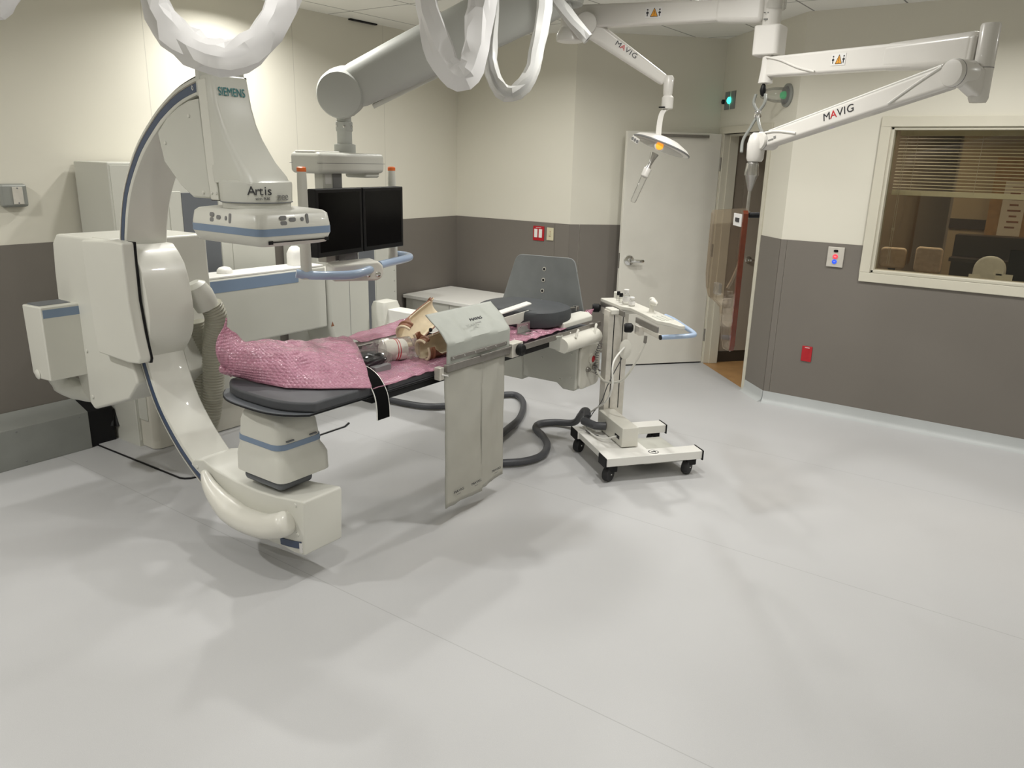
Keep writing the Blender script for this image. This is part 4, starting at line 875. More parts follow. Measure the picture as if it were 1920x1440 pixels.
obj('end_column', sect(bm_new(), [(2.115, kn.x-.028, kn.x+.028, kn.y-.028, kn.y+.028, .024), (2.13, kn.x-.035, kn.x+.034, kn.y-.034, kn.y+.034, .03), (2.385, kn.x-.034, kn.x+.034, kn.y-.034, kn.y+.034, .03), (2.392, kn.x-.03, kn.x+.03, kn.y-.03, kn.y+.03, .026)], .03), M_['arm'], sa)
obj('column_seam', sect(bm_new(), [(2.236, kn.x-.0355, kn.x+.0345, kn.y-.0345, kn.y+.0345, .03), (2.239, kn.x-.0355, kn.x+.0345, kn.y-.0345, kn.y+.0345, .03)], .03), M_['grey'], sa)
K1, K2 = V((-.46, 3.50, 2.215)), V((-1.345, 4.045, 1.985))
kd = (K2-K1).normalized(); ksd = V((kd.y, -kd.x, 0)).normalized()
if ksd.y > 0: ksd = -ksd
obj('elbow_disc', lathe(bm_new(), [(.045, -.05), (.050, -.04), (.050, .045), (.046, .052), (.03, .055)], K1, ksd, 32), M_['arm'], sa)
beam_between('elbow_bracket', K1-kd*.01, V((kn.x, kn.y, 2.175)), .085, .10, .06, M_['arm'], sa)
for cc, rr in ((K1, .0505), (K2, .0445)):
    obj('disc_seam', lathe(bm_new(), [(rr-.001, .030), (rr, .031), (rr, .034), (rr-.001, .035)], cc, ksd, 32), M_['grey'], sa)
spr = beam_between('spring_arm', K1+kd*.03, K2-kd*.02, .092, .075, .065, M_['arm'], sa, bev=.016)
ku = V((0, 0, 1)); ku = (ku-kd*ku.dot(kd)).normalized()
obj('edge_bead', tube(bm_new(), [K1+kd*.05+ku*.045+ksd*.024, K2-kd*.05+ku*.036+ksd*.024], .006, 8), M_['bright'], spr)
obj('edge_bead', tube(bm_new(), spline([K1+kd*.05+ku*.040+ksd*.034, K1+kd*.16+ku*.012+ksd*.034, K1+kd*.30+ku*-.030+ksd*.034], 6), .005, 8), M_['bright'], spr)
obj('edge_bead', tube(bm_new(), spline([K2-kd*.03+ku*.034+ksd*.034, K2-kd*.12+ku*.018+ksd*.034, K2-kd*.24+ku*-.020+ksd*.034], 6), .005, 8), M_['bright'], spr)
mid = K1.lerp(K2, .52)+ksd*.0335
for ch, off in zip('MAVIG', (.078, .038, 0, -.026, -.058)):
    text('lettering', ch, .046, mid+kd*off+ku*.004, -kd, ku, M_['text_red'] if ch == 'A' else M_['text_dark'], spr, .0006, 1.25)
b = bm_new(); Ml = frame_m(K2-kd*.085+ksd*.0335-ku*.008, -kd, ku); box(b, -.035, .0, -.005, .001, 0, .001, Ml); box(b, .004, .02, -.003, .009, 0, .001, Ml); obj('small_print', b, M_['text_grey'], spr)
obj('wrist_disc', lathe(bm_new(), [(.040, -.05), (.044, -.04), (.044, .042), (.040, .048), (.02, .05)], K2, ksd, 32), M_['arm'], sa)
wb = V((-1.39, 4.03, 0))
obj('wrist_block', lathe(bm_new(), [(.035, 1.885), (.042, 1.90), (.045, 1.97), (.035, 2.01), (.02, 2.025)], wb, n=24), M_['arm'], sa)
# cord loop parked between hub and wrist
t = thing('cord_loop', 'grey cord in a loop hanging from the hub spindle to the wrist of the arm', 'cord', (-1.42, 4.10, 2.0))
obj('hook', lathe(bm_new(), [(.004, -.03), (.012, -.02), (.016, 0), (.012, .02), (.006, .03)], (-1.425, 4.145, 2.235), n=14), M_['black'], t)
obj('cord', tube(bm_new(), spline([(-1.45, 4.12, 2.215), (-1.455, 4.115, 2.17), (-1.43, 4.115, 2.12), (-1.45, 4.10, 2.06), (-1.475, 4.07, 1.99), (-1.47, 4.05, 1.93)], 8), .008, 8), M_['duct'], t)
obj('cord', tube(bm_new(), spline([(-1.405, 4.13, 2.215), (-1.40, 4.115, 2.17), (-1.425, 4.11, 2.12), (-1.405, 4.09, 2.06), (-1.37, 4.06, 2.02)], 8), .008, 8), M_['duct'], t)
obj('crimp', lathe(bm_new(), [(.014, 2.10), (.018, 2.105), (.018, 2.13), (.014, 2.135)], (-1.427, 4.112, 0), n=14), M_['chrome'], t)

# lead glass shield
gs = thing('lead_glass_shield', 'tinted lead glass shield with an amber edge hanging in front of the doorway', 'radiation shield', (-1.38, 3.98, 1.3))
obj('socket', lathe(bm_new(), [(.034, 1.815), (.036, 1.82), (.030, 1.875), (.02, 1.885)], wb+V((-.005, -.01, 0)), n=24), M_['steel'], gs)
obj('socket_cone', lathe(bm_new(), [(.010, 1.74), (.030, 1.815)], wb+V((-.005, -.01, 0)), n=20), M_['steel'], gs)
obj('rod', tube(bm_new(), spline([(-1.395, 4.02, 1.76), (-1.395, 4.015, 1.60), (-1.40, 4.0, 1.40), (-1.42, 3.98, 1.30), (-1.44, 3.965, 1.24)], 6), .009, 10), M_['steel'], gs)
cl = obj('rod_collar', lathe(bm_new(), [(.016, -.02), (.018, 0), (.016, .02)], (-1.395, 4.012, 1.62), n=14), M_['steel'], gs)
obj('collar_knob', tube(bm_new(), [(-1.38, 4.01, 1.62), (-1.335, 4.03, 1.622)], .014, 12), M_['black'], gs)
G0 = V((-1.665, 4.225, 0)); G1 = V((-1.315, 3.78, 0)); gu = (G1-G0).normalized(); gw = (G1-G0).length
gp = [(0, 1.605), (.02, 1.625), (gw-.03, 1.665), (gw, 1.64), (gw, .985), (gw-.03, .945), (gw-.14, .935), (gw-.185, .975), (gw-.23, 1.07), (gw-.26, 1.135), (gw-.34, 1.145), (.09, 1.155), (.03, 1.20), (0, 1.27)]
GM = frame_m(G0, gu, (0, 0, 1))
gl = obj('glass_pane', prism(bm_new(), [GM @ V((x, z, -.006)) for x, z in gp], GM.to_3x3() @ V((0, 0, .012))), M_['leadglass'], gs, smooth=False)
obj('glass_edge', prism(bm_new(), [GM @ V((x, z, -.0065)) for x, z in ((gw-.004, 1.655), (gw+.010, 1.64), (gw+.010, .985), (gw-.003, .955), (gw-.004, .99))], GM.to_3x3() @ V((0, 0, .024))), M_['amber_edge'], gl)
obj('glass_rim', tube(bm_new(), [GM @ V((x, z, .0)) for x, z in gp[4:]+gp[:1]], .0022, 6), M_['clear'], gl)
b = bm_new(); box(b, gw-.14, gw-.02, 1.575, 1.635, .012, .016, GM); obj('glass_label', b, M_['sticker'], gl)
b = bm_new(); box(b, gw-.11, gw-.05, 1.595, 1.615, .0165, .018, GM); obj('label_mark', b, M_['text_dark'], gl)
obj('rod_clamp', box(bm_new(), gw/2-.02, gw/2+.04, 1.20, 1.26, .0065, .035, GM), M_['clear'], gs, bevel=.004)

# surgical lamp
la = thing('surgical_lamp', 'white disc lamp with a clear handle on a sloping spring arm near the door', 'lamp', (-2.05, 4.27, 2.0))
L1, L2 = V((-2.455, 4.085, 2.605)), V((-2.055, 4.325, 2.315)); ld = (L2-L1).normalized(); ls = V((ld.y, -ld.x, 0)).normalized(); lu = V((0, 0, 1)); lu = (lu-ld*lu.dot(ld)).normalized()
obj('shoulder_disc', lathe(bm_new(), [(.056, -.07), (.061, -.06), (.061, .058), (.056, .066), (.02, .068)], L1, ls, 30), M_['arm'], la)
obj('disc_seam', lathe(bm_new(), [(.0615, .050), (.0618, .051), (.0618, .053), (.0615, .054)], L1, ls, 30), M_['grey'], la)
obj('shoulder_block', lathe(bm_new(), [(.07, 2.525), (.08, 2.53), (.08, 2.56), (.06, 2.60)], (-2.57, 4.11, 0), n=24), M_['arm'], la)
spa = beam_between('spring_arm', L1+ld*.02, L2, .105, .06, .06, M_['arm'], la, bev=.02)
ml = L1.lerp(L2, .50)+ls*.0315
for ch, off in zip('MAVIG', (-.062, -.030, 0, .022, .048)): text('lettering', ch, .037, ml+ld*off+lu*.012, ld, lu, M_['text_red'] if ch == 'A' else M_['text_dark'], spa, .0006, 1.25)
tip = V((-2.035, 4.325, 0))
obj('arm_tip', lathe(bm_new(), [(.022, 2.235), (.026, 2.245), (.030, 2.33), (.02, 2.345)], tip, n=20), M_['arm'], la)
obj('swivel', lathe(bm_new(), [(.030, 2.165), (.033, 2.168), (.033, 2.225), (.024, 2.236)], tip+V((.012, -.02, 0)), n=20), M_['arm'], la)
obj('swivel_slot', box(bm_new(), -2.055, -2.02, 4.262, 4.275, 2.168, 2.175), M_['black'], la)
hc_ = V((-1.995, 4.185, 1.965))
obj('fork', ribbon([(-2.022, 4.30, 2.165), (-2.035, 4.27, 2.14), (-2.030, 4.235, 2.08), (-2.010, 4.19, 1.975)], .030, (.8, .55, 0), .012), M_['arm'], la)
hx = V((.83, .50, -.36)).normalized(); hn = (V((-.336, -.138, -.966))*.985+V((.43, -.905, -.02))*.13); hn = (hn-hx*hn.dot(hx)).normalized()
hd = obj('lamp_head', lathe(bm_new(), [(.03, -.045), (.09, -.035), (.150, -.012), (.168, .004), (.165, .012), (.14, .016), (.03, .016)], hc_+V((.005, .02, 0)), hn, 36), M_['arm'], la)
obj('lens_plate', lathe(bm_new(), [(.13, .0155), (.135, .018), (.03, .019)], hc_+V((.005, .02, 0)), hn, 30), M_['clear'], hd)
obj('head_rim', lathe(bm_new(), [(.166, .002), (.170, .004), (.170, .010), (.166, .012)], hc_+V((.005, .02, 0)), hn, 36), M_['grey'], hd)
ft = V((-.35, -.80, .1)).normalized()
kp = obj('control_strip', box(bm_new(), -.085, -.02, -.016, .016, 0, .012, frame_m(hc_+V((-.055, -.115, .002)), (.83, -.35, -.36), (.1, .2, 1))), M_['arm'], hd, bevel=.004)
for k in range(3): obj('strip_button', lathe(bm_new(), [(.009, 0), (.008, .003)], frame_m(hc_+V((-.055, -.115, .002)), (.83, -.35, -.36), (.1, .2, 1)) @ V((-.072+k*.022, 0, .012)), frame_m((0, 0, 0), (.83, -.35, -.36), (.1, .2, 1)).to_3x3() @ V((0, 0, 1)), 12), M_['button'], kp)
vd = (V((0, 0, 1.86))-hc_).normalized()
jn = obj('joint_ring', lathe(bm_new(), [(.026, 0), (.028, .01), (.028, .028), (.022, .032)], hc_+V((0, 0, -.005))+vd*.10, vd, 22), M_['arm'], la)
obj('joint_light', lathe(bm_new(), [(.021, .020), (.021, .0335), (.012, .036)], hc_+V((0, 0, -.005))+vd*.10, vd, 18), M_['amber_glow'], jn)['label'] = 'glowing amber light'
hp0 = hc_+V((0, -.04, -.03)); hdv = V((-.10, -.42, -.90)); hdv = V((-.16, -.22, -.62)).normalized()
obj('handle_cone', lathe(bm_new(), [(.024, .02), (.014, .06), (.010, .09), (.018, .11)], hp0, hdv, 18), M_['steel'], la)
obj('handle_collar', lathe(bm_new(), [(.021, .108), (.022, .11), (.022, .155), (.018, .16)], hp0, hdv, 18), M_['arm'], la)
obj('clear_handle', lathe(bm_new(), [(.018, .155), (.018, .17), (.016, .30), (.013, .31)], hp0, hdv, 18), M_['clear'], la)

# ------------------------------------------------------------------ film sleeves over cable loops
def sleeve(label, path, rs, m, fl=.6, ax=None):
    p = spline(path, 2); fr = frames(p); rings = []; rnd = random.Random(len(label)); K = 10
    cur = [rnd.uniform(.88, 1.12) for k in range(K)]; tw_ = 0.
    for i, (q, (t, N, B_)) in enumerate(zip(p, fr)):
        ring = []; tw_ += rnd.uniform(-.22, .22); sx = rs*rnd.uniform(.98, 1.08); sy = rs*fl*rnd.uniform(.92, 1.08)
        cur = [min(1.2, max(.8, c+rnd.uniform(-.17, .17))) for c in cur]
        for k in range(K):
            a = 2*PI*k/K+.3
            c, s_ = math.cos(a)*sx*cur[k], math.sin(a)*sy*cur[k]
            ring.append(q+N*(c*math.cos(tw_)-s_*math.sin(tw_))+B_*(c*math.sin(tw_)+s_*math.cos(tw_)))
        rings.append(ring)
    t = thing('cable_sleeve', label, 'cable sleeve', p[len(p)//2], 'sleeved cable loops under the ceiling')
    b = loft(bm_new(), rings)
    bmesh.ops.triangulate(b, faces=b.faces)
    fo = obj('film', b, m, t, angle=17)
    obj('cable', tube(bm_new(), p, .012, 8), M_['hosegrey'] if m is M_['sleeve_thin'] else M_['white2'], t)
sleeve('white film sleeve looping low above the top of the C-arm', [(-2.60, 1.53, 2.93), (-2.585, 1.54, 2.6), (-2.57, 1.545, 2.40), (-2.540, 1.548, 2.30), (-2.49, 1.56, 2.235), (-2.43, 1.585, 2.192), (-2.37, 1.612, 2.168), (-2.317, 1.643, 2.166), (-2.272, 1.685, 2.19), (-2.238, 1.735, 2.25), (-2.216, 1.777, 2.33), (-2.20, 1.81, 2.45), (-2.19, 1.83, 2.93)], .053, M_['sleeve'], .7)
sleeve('narrow V-shaped white film sleeve in front of the grey boom', [(-2.46, 2.73, 2.93), (-2.447, 2.729, 2.577), (-2.41, 2.713, 2.455), (-2.363, 2.704, 2.337), (-2.315, 2.706, 2.25), (-2.27, 2.72, 2.205), (-2.24, 2.738, 2.20), (-2.224, 2.767, 2.245), (-2.222, 2.797, 2.33), (-2.232, 2.827, 2.43), (-2.234, 2.867, 2.55), (-2.234, 2.88, 2.93)], .052, M_['sleeve'], .65)
sleeve('thin see-through film sleeve in a U loop nearest the lamp arm', [(-2.35, 3.07, 2.93), (-2.346, 3.066, 2.604), (-2.324, 3.031, 2.465), (-2.306, 3.004, 2.349), (-2.276, 2.984, 2.24), (-2.228, 2.987, 2.165), (-2.182, 3.014, 2.148), (-2.143, 3.057, 2.185), (-2.128, 3.099, 2.265), (-2.13, 3.139, 2.377), (-2.133, 3.187, 2.517), (-2.151, 3.215, 2.93)], .042, M_['sleeve_thin'], .7)
sleeve('end of a white film sleeve dipping in at the upper left above the side box', [(-2.93, 1.19, 2.93), (-2.928, 1.19, 2.445), (-2.894, 1.175, 2.334), (-2.859, 1.177, 2.278), (-2.833, 1.192, 2.27), (-2.821, 1.214, 2.306), (-2.824, 1.238, 2.40), (-2.837, 1.262, 2.93)], .032, M_['sleeve'], .7)
t = sleeve('short film-wrapped cable slanting down beside the lamp shoulder', [(-2.46, 3.60, 2.93), (-2.40, 3.58, 2.74), (-2.31, 3.58, 2.62), (-2.235, 3.60, 2.53), (-2.165, 3.63, 2.455)], .036, M_['sleeve_thin'], .7)

# ------------------------------------------------------------------ control trolley
tr = thing('control_trolley', 'white control trolley on four black casters with a blue handle', 'trolley', (-2.2, 4.25, 0))
O2 = V((-2.5, 4.22, 0)); TU = V((.62, .785, 0)); TV = V((.785, -.62, 0))
def tl(a, b_, z): return O2+TU*a+TV*b_+V((0, 0, z))
TM = Matrix(((TU.x, TV.x, 0, O2.x), (TU.y, TV.y, 0, O2.y), (0, 0, 1, 0), (0, 0, 0, 1)))
def tbox(name, a0, a1, b0, b1, z0, z1, m, par=None, bev=.004): return obj(name, box(bm_new(), a0, a1, b0, b1, z0, z1, TM), m, par or tr, bevel=bev)
tbox('front_beam', 0, .64, .495, .60, .108, .162, M_['bright']); tbox('rear_beam', 0, .64, 0, .105, .108, .162, M_['bright']); tbox('cross_plate', .012, .32, .10, .50, .115, .155, M_['bright'])
for a0, a1 in ((-.008, .001), (.639, .648)):
    for b0 in (.490, -.005): tbox('end_cap', a0, a1, b0, b0+.115, .100, .164, M_['black'], None, .003)
tbox('ballast_plate', .30, .60, .11, .50, .06, .085, M_['white2'])
b = bm_new(); lathe(b, [(.030, 0), (.032, .0006)], tl(.33, .55, .162), n=24); rg = obj('round_mark', b, M_['text_dark'], tr); lathe(b := bm_new(), [(.026, 0), (.026, .0012)], tl(.33, .55, .162), n=24); obj('mark_face', b, M_['bright'], rg); b = bm_new(); box(b, .315, .345, .545, .555, .1632, .1640, TM); box(b, .335, .342, .535, .565, .1632, .1640, TM); obj('mark_symbol', b, M_['text_dark'], rg)
for a, bb_ in ((.055, .555), (.585, .555), (.055, .05), (.585, .05)):
    cst = obj('caster', lathe(bm_new(), [(.03, -.023), (.043, -.020), (.046, -.012), (.046, .012), (.043, .020), (.03, .023)], tl(a-.02, bb_, .047), TV*.8+TU*.6, 24), M_['rubber'], tr)
    obj('fork', box(bm_new(), a-.035, a+.03, bb_-.028, bb_+.028, .062, .108, TM), M_['black'], cst, bevel=.008)
    obj('hub_pin', lathe(bm_new(), [(.006, 0), (.004, .003)], tl(a-.02, bb_, .047)+(TV*.8+TU*.6)*.023, TV*.8+TU*.6, 10), M_['chrome'], cst)
PA, PB = .20, -.04
po = tbox('post', PA, PA+.14, PB, PB+.085, .155, .945, M_['alu'], None, .003)
for a_ in (PA+.036, PA+.098): tbox('post_groove', a_, a_+.006, PB+.083, PB+.0856, .29, .92, M_['black'], po, 0)
tbox('post_track', PA+.044, PA+.094, PB+.084, PB+.0862, .29, .93, M_['alu'], po, 0)
bxm = tbox('drive_box', .165, .275, .048, .44, .162, .285, M_['warm'], None, .004)
tbox('box_socket', .1635, .1665, .33, .40, .20, .222, M_['black'], bxm, .001)
# console slab : narrow, drops towards the handle end
cpl = [(.262, -.26), (.275, .06), (.316, .11), (.312, .30), (.298, .52), (.345, .60), (.365, .69), (.395, .69), (.42, .55), (.43, .29), (.43, .10), (.43, -.26)]
con = obj('console', prism(bm_new(), [tl(a_, b_, .955) for a_, b_ in cpl], (0, 0, .024)), M_['warm'], tr, bevel=.006, seg=3)
for k, (b0, b1, z) in enumerate(((-.26, .13, .935), (.26, .56, .925))):
    tbox('console_rail', .262 if k == 0 else .285, .274 if k == 0 else .297, b0, b1, z-.012, z+.022, M_['darksteel'], con, .002)
tbox('back_block', .36, .40, -.27, -.19, .972, 1.02, M_['warm'], con, .006)
tbox('mount_head', PA+.01, .40, PB-.01, PB+.10, .925, .957, M_['warm'], None, .006)
for b0, w_, z in ((-.27, .05, .88), (.265, .055, .855)):
    cb = obj('rail_knob', lathe(bm_new(), [(.018, 0), (.030, .012), (.030, .045), (.024, .055)], tl(.262, b0+.02, z+.03), -TU+TV*-.3, 16), M_['black'], con)
    tbox('rail_clamp', .262, .294, b0+.04, b0+.11, z, z+.055, M_['alu'], con, .003)
tbox('rail_bar', .285, .298, .30, .60, .882, .91, M_['alu'], con, .003)
obj('handle', tube(bm_new(), spline([tl(.285, .615, .898), tl(.40, .612, .898), tl(.495, .60, .898), tl(.525, .565, .902), tl(.528, .45, .915), tl(.528, .30, .93), tl(.52, .20, .935)], 7), .0145, 14), M_['bluetube'], tr)
obj('handle_cap', tube(bm_new(), [tl(.279, .6152, .898), tl(.2855, .615, .898)], .0152, 14), M_['black'], tr)
jk = obj('joystick', lathe(bm_new(), [(.016, 0), (.017, .01), (.013, .03), (.018, .055), (.022, .075), (.018, .09), (.006, .096)], tl(.385, .27, .975), (0, 0, 1), 18), M_['warm'], con)
obj('joystick_grip', lathe(bm_new(), [(.010, -.02), (.02, -.005), (.022, .02), (.014, .055), (.003, .065)], tl(.385, .27, 1.045), TV*.9+V((0, 0, -.1)), 16), M_['warm'], jk)
for k in range(3): tbox('key_panel', .325+.03*k, .347+.03*k, .40, .53, .975, .9825, M_['white2'], con, .002)
obj('oval_pad', lathe(bm_new(), [(.052, 0), (.058, .006), (.058, .016), (.05, .02)], (0, 0, 0), n=28), M_['warm'], tr)
ov = [o for o in bpy.data.objects if o.name == 'oval_pad'][0]
ov.data.transform(frame_m(tl(PA+.11, PB+.115, .70), TU, (0, 0, 1)) @ Matrix.Diagonal((.72, 1.12, 1, 1)))
hk = obj('cable_plug', tube(bm_new(), [tl(.27, .45, .872), tl(.265, .455, .83)], .010, 10), M_['darksteel'], tr)
def cab(name, pts, r, m, par=tr, n=8): return obj(name, tube(bm_new(), spline(pts, 8), r, 8), m, par)
cab('white_cable', [tl(.265, .455, .83), tl(.24, .42, .72), tl(.20, .34, .58), tl(.17, .22, .52), tl(.17, .05, .50), tl(.18, -.08, .56), tl(.19, -.06, .66), tl(PA+.10, PB+.10, .69)], .0075, M_['warm'])
cab('white_cable', [tl(PA+.12, PB+.11, .72), tl(.16, .25, .66), tl(.14, .30, .52), tl(.14, .22, .40), tl(.15, .05, .30), tl(.13, -.05, .22), tl(.08, .02, .172), tl(.07, .18, .168), tl(.10, .30, .175), tl(.164, .36, .21)], .006, M_['bright'])
cab('thin_cable', [tl(PA+.11, PB+.11, .66), tl(.17, .17, .5), tl(.16, .10, .36), tl(.14, .0, .24), tl(.08, .05, .169), tl(.06, .15, .166), tl(.10, .22, .167)], .0032, M_['hosegrey'])
pts = []
for k in range(131):
    a = 2*PI*k/10; s = k/130; c = tl(PA-.02, PB+.02-.03*s, .72-.22*s)+V((-.02*math.sin(s*PI), 0, 0)); pts.append(c+V((.013*math.cos(a), .013*math.sin(a), 0)))
obj('coiled_cord', tube(bm_new(), pts, .0028, 6), M_['grey'], tr)
# vials standing on the console
def vial(label, kind, a, b_, z, r, h, capm):
    t = thing('vial' if capm else 'specimen_jar', label, kind, tl(a, b_, z)); p = tl(a, b_, z+.0005)
    obj('body', lathe(bm_new(), [(r*.9, 0), (r, .003), (r, h*.62), (r*.55, h*.72), (r*.55, h*.78)], p, n=16), M_['clear'], t)
    if capm: obj('cap', lathe(bm_new(), [(r*.85, h*.60), (r*.9, h*.62), (r*.9, h), (r*.7, h*1.02)], p, n=16), capm, t)
    else:
        obj('label_band', lathe(bm_new(), [(r*1.01, h*.18), (r*1.03, h*.2), (r*1.03, h*.5), (r*1.01, h*.52)], p, n=16), M_['sticker'], t)
        obj('lid', lathe(bm_new(), [(r*.75, h*.78), (r*.8, h*.8), (r*.8, h), (r*.6, h*1.02)], p, n=16), M_['sticker'], t)
vial('black-capped vial on the trolley console, the one nearer the end block', 'vial', .34, -.14, .979, .013, .06, M_['black'])
vial('black-capped vial on the trolley console, the one beside the tall jar', 'vial', .33, -.075, .979, .014, .06, M_['black'])
vial('tall clear jar with a white lid on the trolley console', 'jar', .335, -.005, .979, .022, .095, None)
vial('short clear jar with a white lid at the middle of the trolley console', 'jar', .345, .065, .979, .020, .058, None)

# ------------------------------------------------------------------ floor hose
def hose(pts, r, name='floor_hose'):
    return tube(bm_new(), spline(pts, 8), r, 12)
t = thing('floor_hose', 'dark grey hose winding over the floor from under the table to the trolley', 'hose', (-2.9, 4.2, 0))
ztl = .030
obj('hose_run', hose([(-4.34, 4.10, .30), (-4.30, 4.12, .12), (-4.22, 4.14, .04), (-4.10, 4.17, ztl), (-3.95, 4.19, ztl), (-3.80, 4.24, ztl), (-3.68, 4.38, ztl), (-3.60, 4.65, ztl), (-3.55, 4.84, ztl), (-3.46, 4.92, ztl), (-3.32, 4.82, ztl), (-3.19, 4.64, ztl), (-3.08, 4.42, ztl), (-3.02, 4.20, ztl), (-2.95, 3.95, ztl), (-2.85, 3.70, ztl), (-2.74, 3.63, ztl), (-2.64, 3.70, ztl), (-2.57, 3.80, ztl), (-2.55, 3.94, ztl), (-2.62, 4.11, ztl), (-2.75, 4.25, ztl), (-2.87, 4.34, ztl), (-2.91, 4.45, ztl), (-2.84, 4.55, ztl), (-2.70, 4.58, .05), (-2.60, 4.50, .15), (-2.53, 4.42, .215), (-2.475, 4.37, .235), (-2.44, 4.31, .215)], .024), M_['hosegrey'], t)
obj('hose_end', tube(bm_new(), [tl(.06, .05, .215), tl(.10, .16, .215), tl(.164, .18, .215)], .027, 12), M_['hosegrey'], t)

# ------------------------------------------------------------------ cabinets along the walls
def cabinet(label, y0, y1, zt, strips, xf=-4.70):
    t = thing('equipment_cabinet', label, 'cabinet', (-4.9, (y0+y1)/2, 0))
    bo_ = obj('housing', box(bm_new(), -5.10, xf, y0, y1, .0, zt), M_['white2'], t, bevel=.008)
    for a, b_, z0, z1, m, nm in strips: obj(nm, box(bm_new(), xf-.002, xf+.004, a, b_, z0, z1), M_[m], t, bevel=.002)
    return t
t = cabinet('tall ivory equipment cabinet behind the C-arm on the left wall', 2.44, 3.60, 1.795, [(2.452, 2.80, .05, 1.78, 'white2', 'door'), (2.805, 2.89, .05, 1.62, 'white2', 'frame'), (2.895, 3.155, .05, 1.612, 'bluegrey', 'vent_panel'), (3.16, 3.24, .05, 1.62, 'white2', 'frame'), (3.245, 3.59, .05, 1.78, 'white2', 'door')])
t = cabinet('ivory equipment cabinet with a dark vent strip behind the two screens', 3.98, 4.85, 1.42, [(4.41, 4.585, .05, 1.40, 'bluegrey', 'vent_panel'), (4.60, 4.84, .05, 1.40, 'white2', 'door'), (3.99, 4.40, .05, 1.40, 'white2', 'door')])
dr2 = [o for o in t.children if o.name.startswith('door')][0]
for k in range(4): obj('rivet', lathe(bm_new(), [(.006, 0), (.004, .003)], (-4.696, 4.815, .66+.09*k), (1, 0, 0), 8), M_['steel'], t)
t = thing('low_cabinet', 'low white cabinet with a bright flat top in the back corner', 'cabinet', (-4.4, 5.7, 0))
obj('carcass', box(bm_new(), -5.08, -4.03, 5.36, 6.02, .04, .578), M_['white'], t, bevel=.004); obj('top', box(bm_new(), -5.10, -4.01, 5.34, 6.04, .58, .612), M_['bright'], t, bevel=.004)
obj('plinth', box(bm_new(), -5.06, -4.05, 5.40, 6.0, 0, .04), M_['grey'], t)
for x in (-4.54,): obj('door_gap', box(bm_new(), x, x+.004, 5.357, 5.361, .06, .57), M_['grey'], t)
for x, y, lb in ((-5.10, 5.36, 'curl of clear tape on the front left corner of the low white cabinet'), (-5.09, 5.98, 'curl of clear tape on the back left corner of the low white cabinet')):
    b = bm_new(); loft(b, [[(x-.05+.012*k, y, .612+.0022*(k-4)**2), (x-.05+.012*k, y+.05, .612+.0022*(k-4)**2)] for k in range(6)], caps=False, closed=False)
    tag(obj('tape_curl', b, M_['clear'], thick=.001), lb, 'tape')
t = thing('white_bottle', 'white rounded bottle behind the blue-striped beam next to the screens', 'bottle', (-4.55, 3.75, 1.10))
t2 = obj('body', sect(bm_new(), [(1.1185, -4.47, -4.38, 3.50, 3.60, .03), (1.20, -4.47, -4.38, 3.50, 3.60, .03), (1.24, -4.455, -4.395, 3.515, 3.585, .028), (1.25, -4.44, -4.41, 3.53, 3.57, .014)], .03), M_['bright'], t); t.location = (-4.425, 3.55, 1.1185); t2.matrix_parent_inverse = world(t).inverted()
tag(obj('beam_bump', lathe(bm_new(), [(.05, 0), (.048, .02), (.035, .035), (.01, .042)], (-4.42, 2.98, 1.1185), n=20), M_['bright']), 'small white dome on top of the blue-striped beam', 'cap')
# wall duct on the left
t = thing('cable_duct', 'grey metal cable duct along the foot of the left wall', 'duct', (-5.03, .8, 0))
du_ = obj('duct_cover', prism(bm_new(), [(-5.116, -1.5, .0), (-4.942, -1.5, .0), (-4.942, -1.5, .247), (-5.116, -1.5, .305)], (0, 3.755, 0)), M_['duct'], t, bevel=.003)
obj('shaded_inside', prism(bm_new(), [(-5.11, 2.256, .004), (-4.95, 2.256, .004), (-4.95, 2.256, .24), (-5.11, 2.256, .295)], (0, .16, 0)), M_['black'], t)  # black block imitates the shade inside the duct's open end
for y, z in ((2.20, .225), (1.83, .225), (1.86, .03), (1.2, .225)): obj('screw', lathe(bm_new(), [(.006, 0), (.004, .003)], (-4.942, y, z), (1, 0, 0), 8), M_['grey'], du_)
b = bm_new()
for k in range(4): tube(b, spline([(-5.04+.03*k, 2.40, .05+.02*k), (-4.98, 2.44, .16+.015*k), (-5.0+.02*k, 2.435, .10)], 6), .012, 8)
tag(obj('cable_bundle', b, M_['rubber']), 'black cables emerging between the grey duct and the stand', 'cable')

# ------------------------------------------------------------------ things on the walls
def plate(name, label, cat, o, right, w, h, m, th=.008, bev=.003):
    Mx = frame_m(o, right, (0, 0, 1)); t = thing(name, label, cat, o)
    return t, obj('plate', box(bm_new(), -w/2, w/2, -h/2, h/2, 0, th, Mx), m, t, bevel=bev), Mx
t, p, Mx = plate('wall_control', 'square grey control cover with a narrow slider high on the left wall', 'wall control', (-5.126, 2.075, 1.595), (0, 1, 0), .15, .135, M_['duct'], .045, .018)
obj('slider_plate', box(bm_new(), -.012, .045, -.05, .05, .045, .050, Mx), M_['alu'], p, bevel=.002)
for y in (-.042, .042): obj('screw', lathe(bm_new(), [(.005, 0), (.003, .002)], Mx @ V((.016, y, .05)), (1, 0, 0), 8), M_['grey'], p)
BW = YB-.006
t, p, Mx = plate('red_switch', 'red double switch plate with two white rockers on the back wall', 'switch', (-4.115, BW, 1.205), (1, 0, 0), .125, .135, M_['red'])
for x in (-.028, .024): obj('rocker', box(bm_new(), x-.018, x+.018, -.038, .040, .008, .013, Mx), M_['bright'], p, bevel=.002)
b = bm_new(); box(b, -.03, .03, .052, .055, .008, .0085, Mx); obj('small_print', b, M_['sticker'], p)
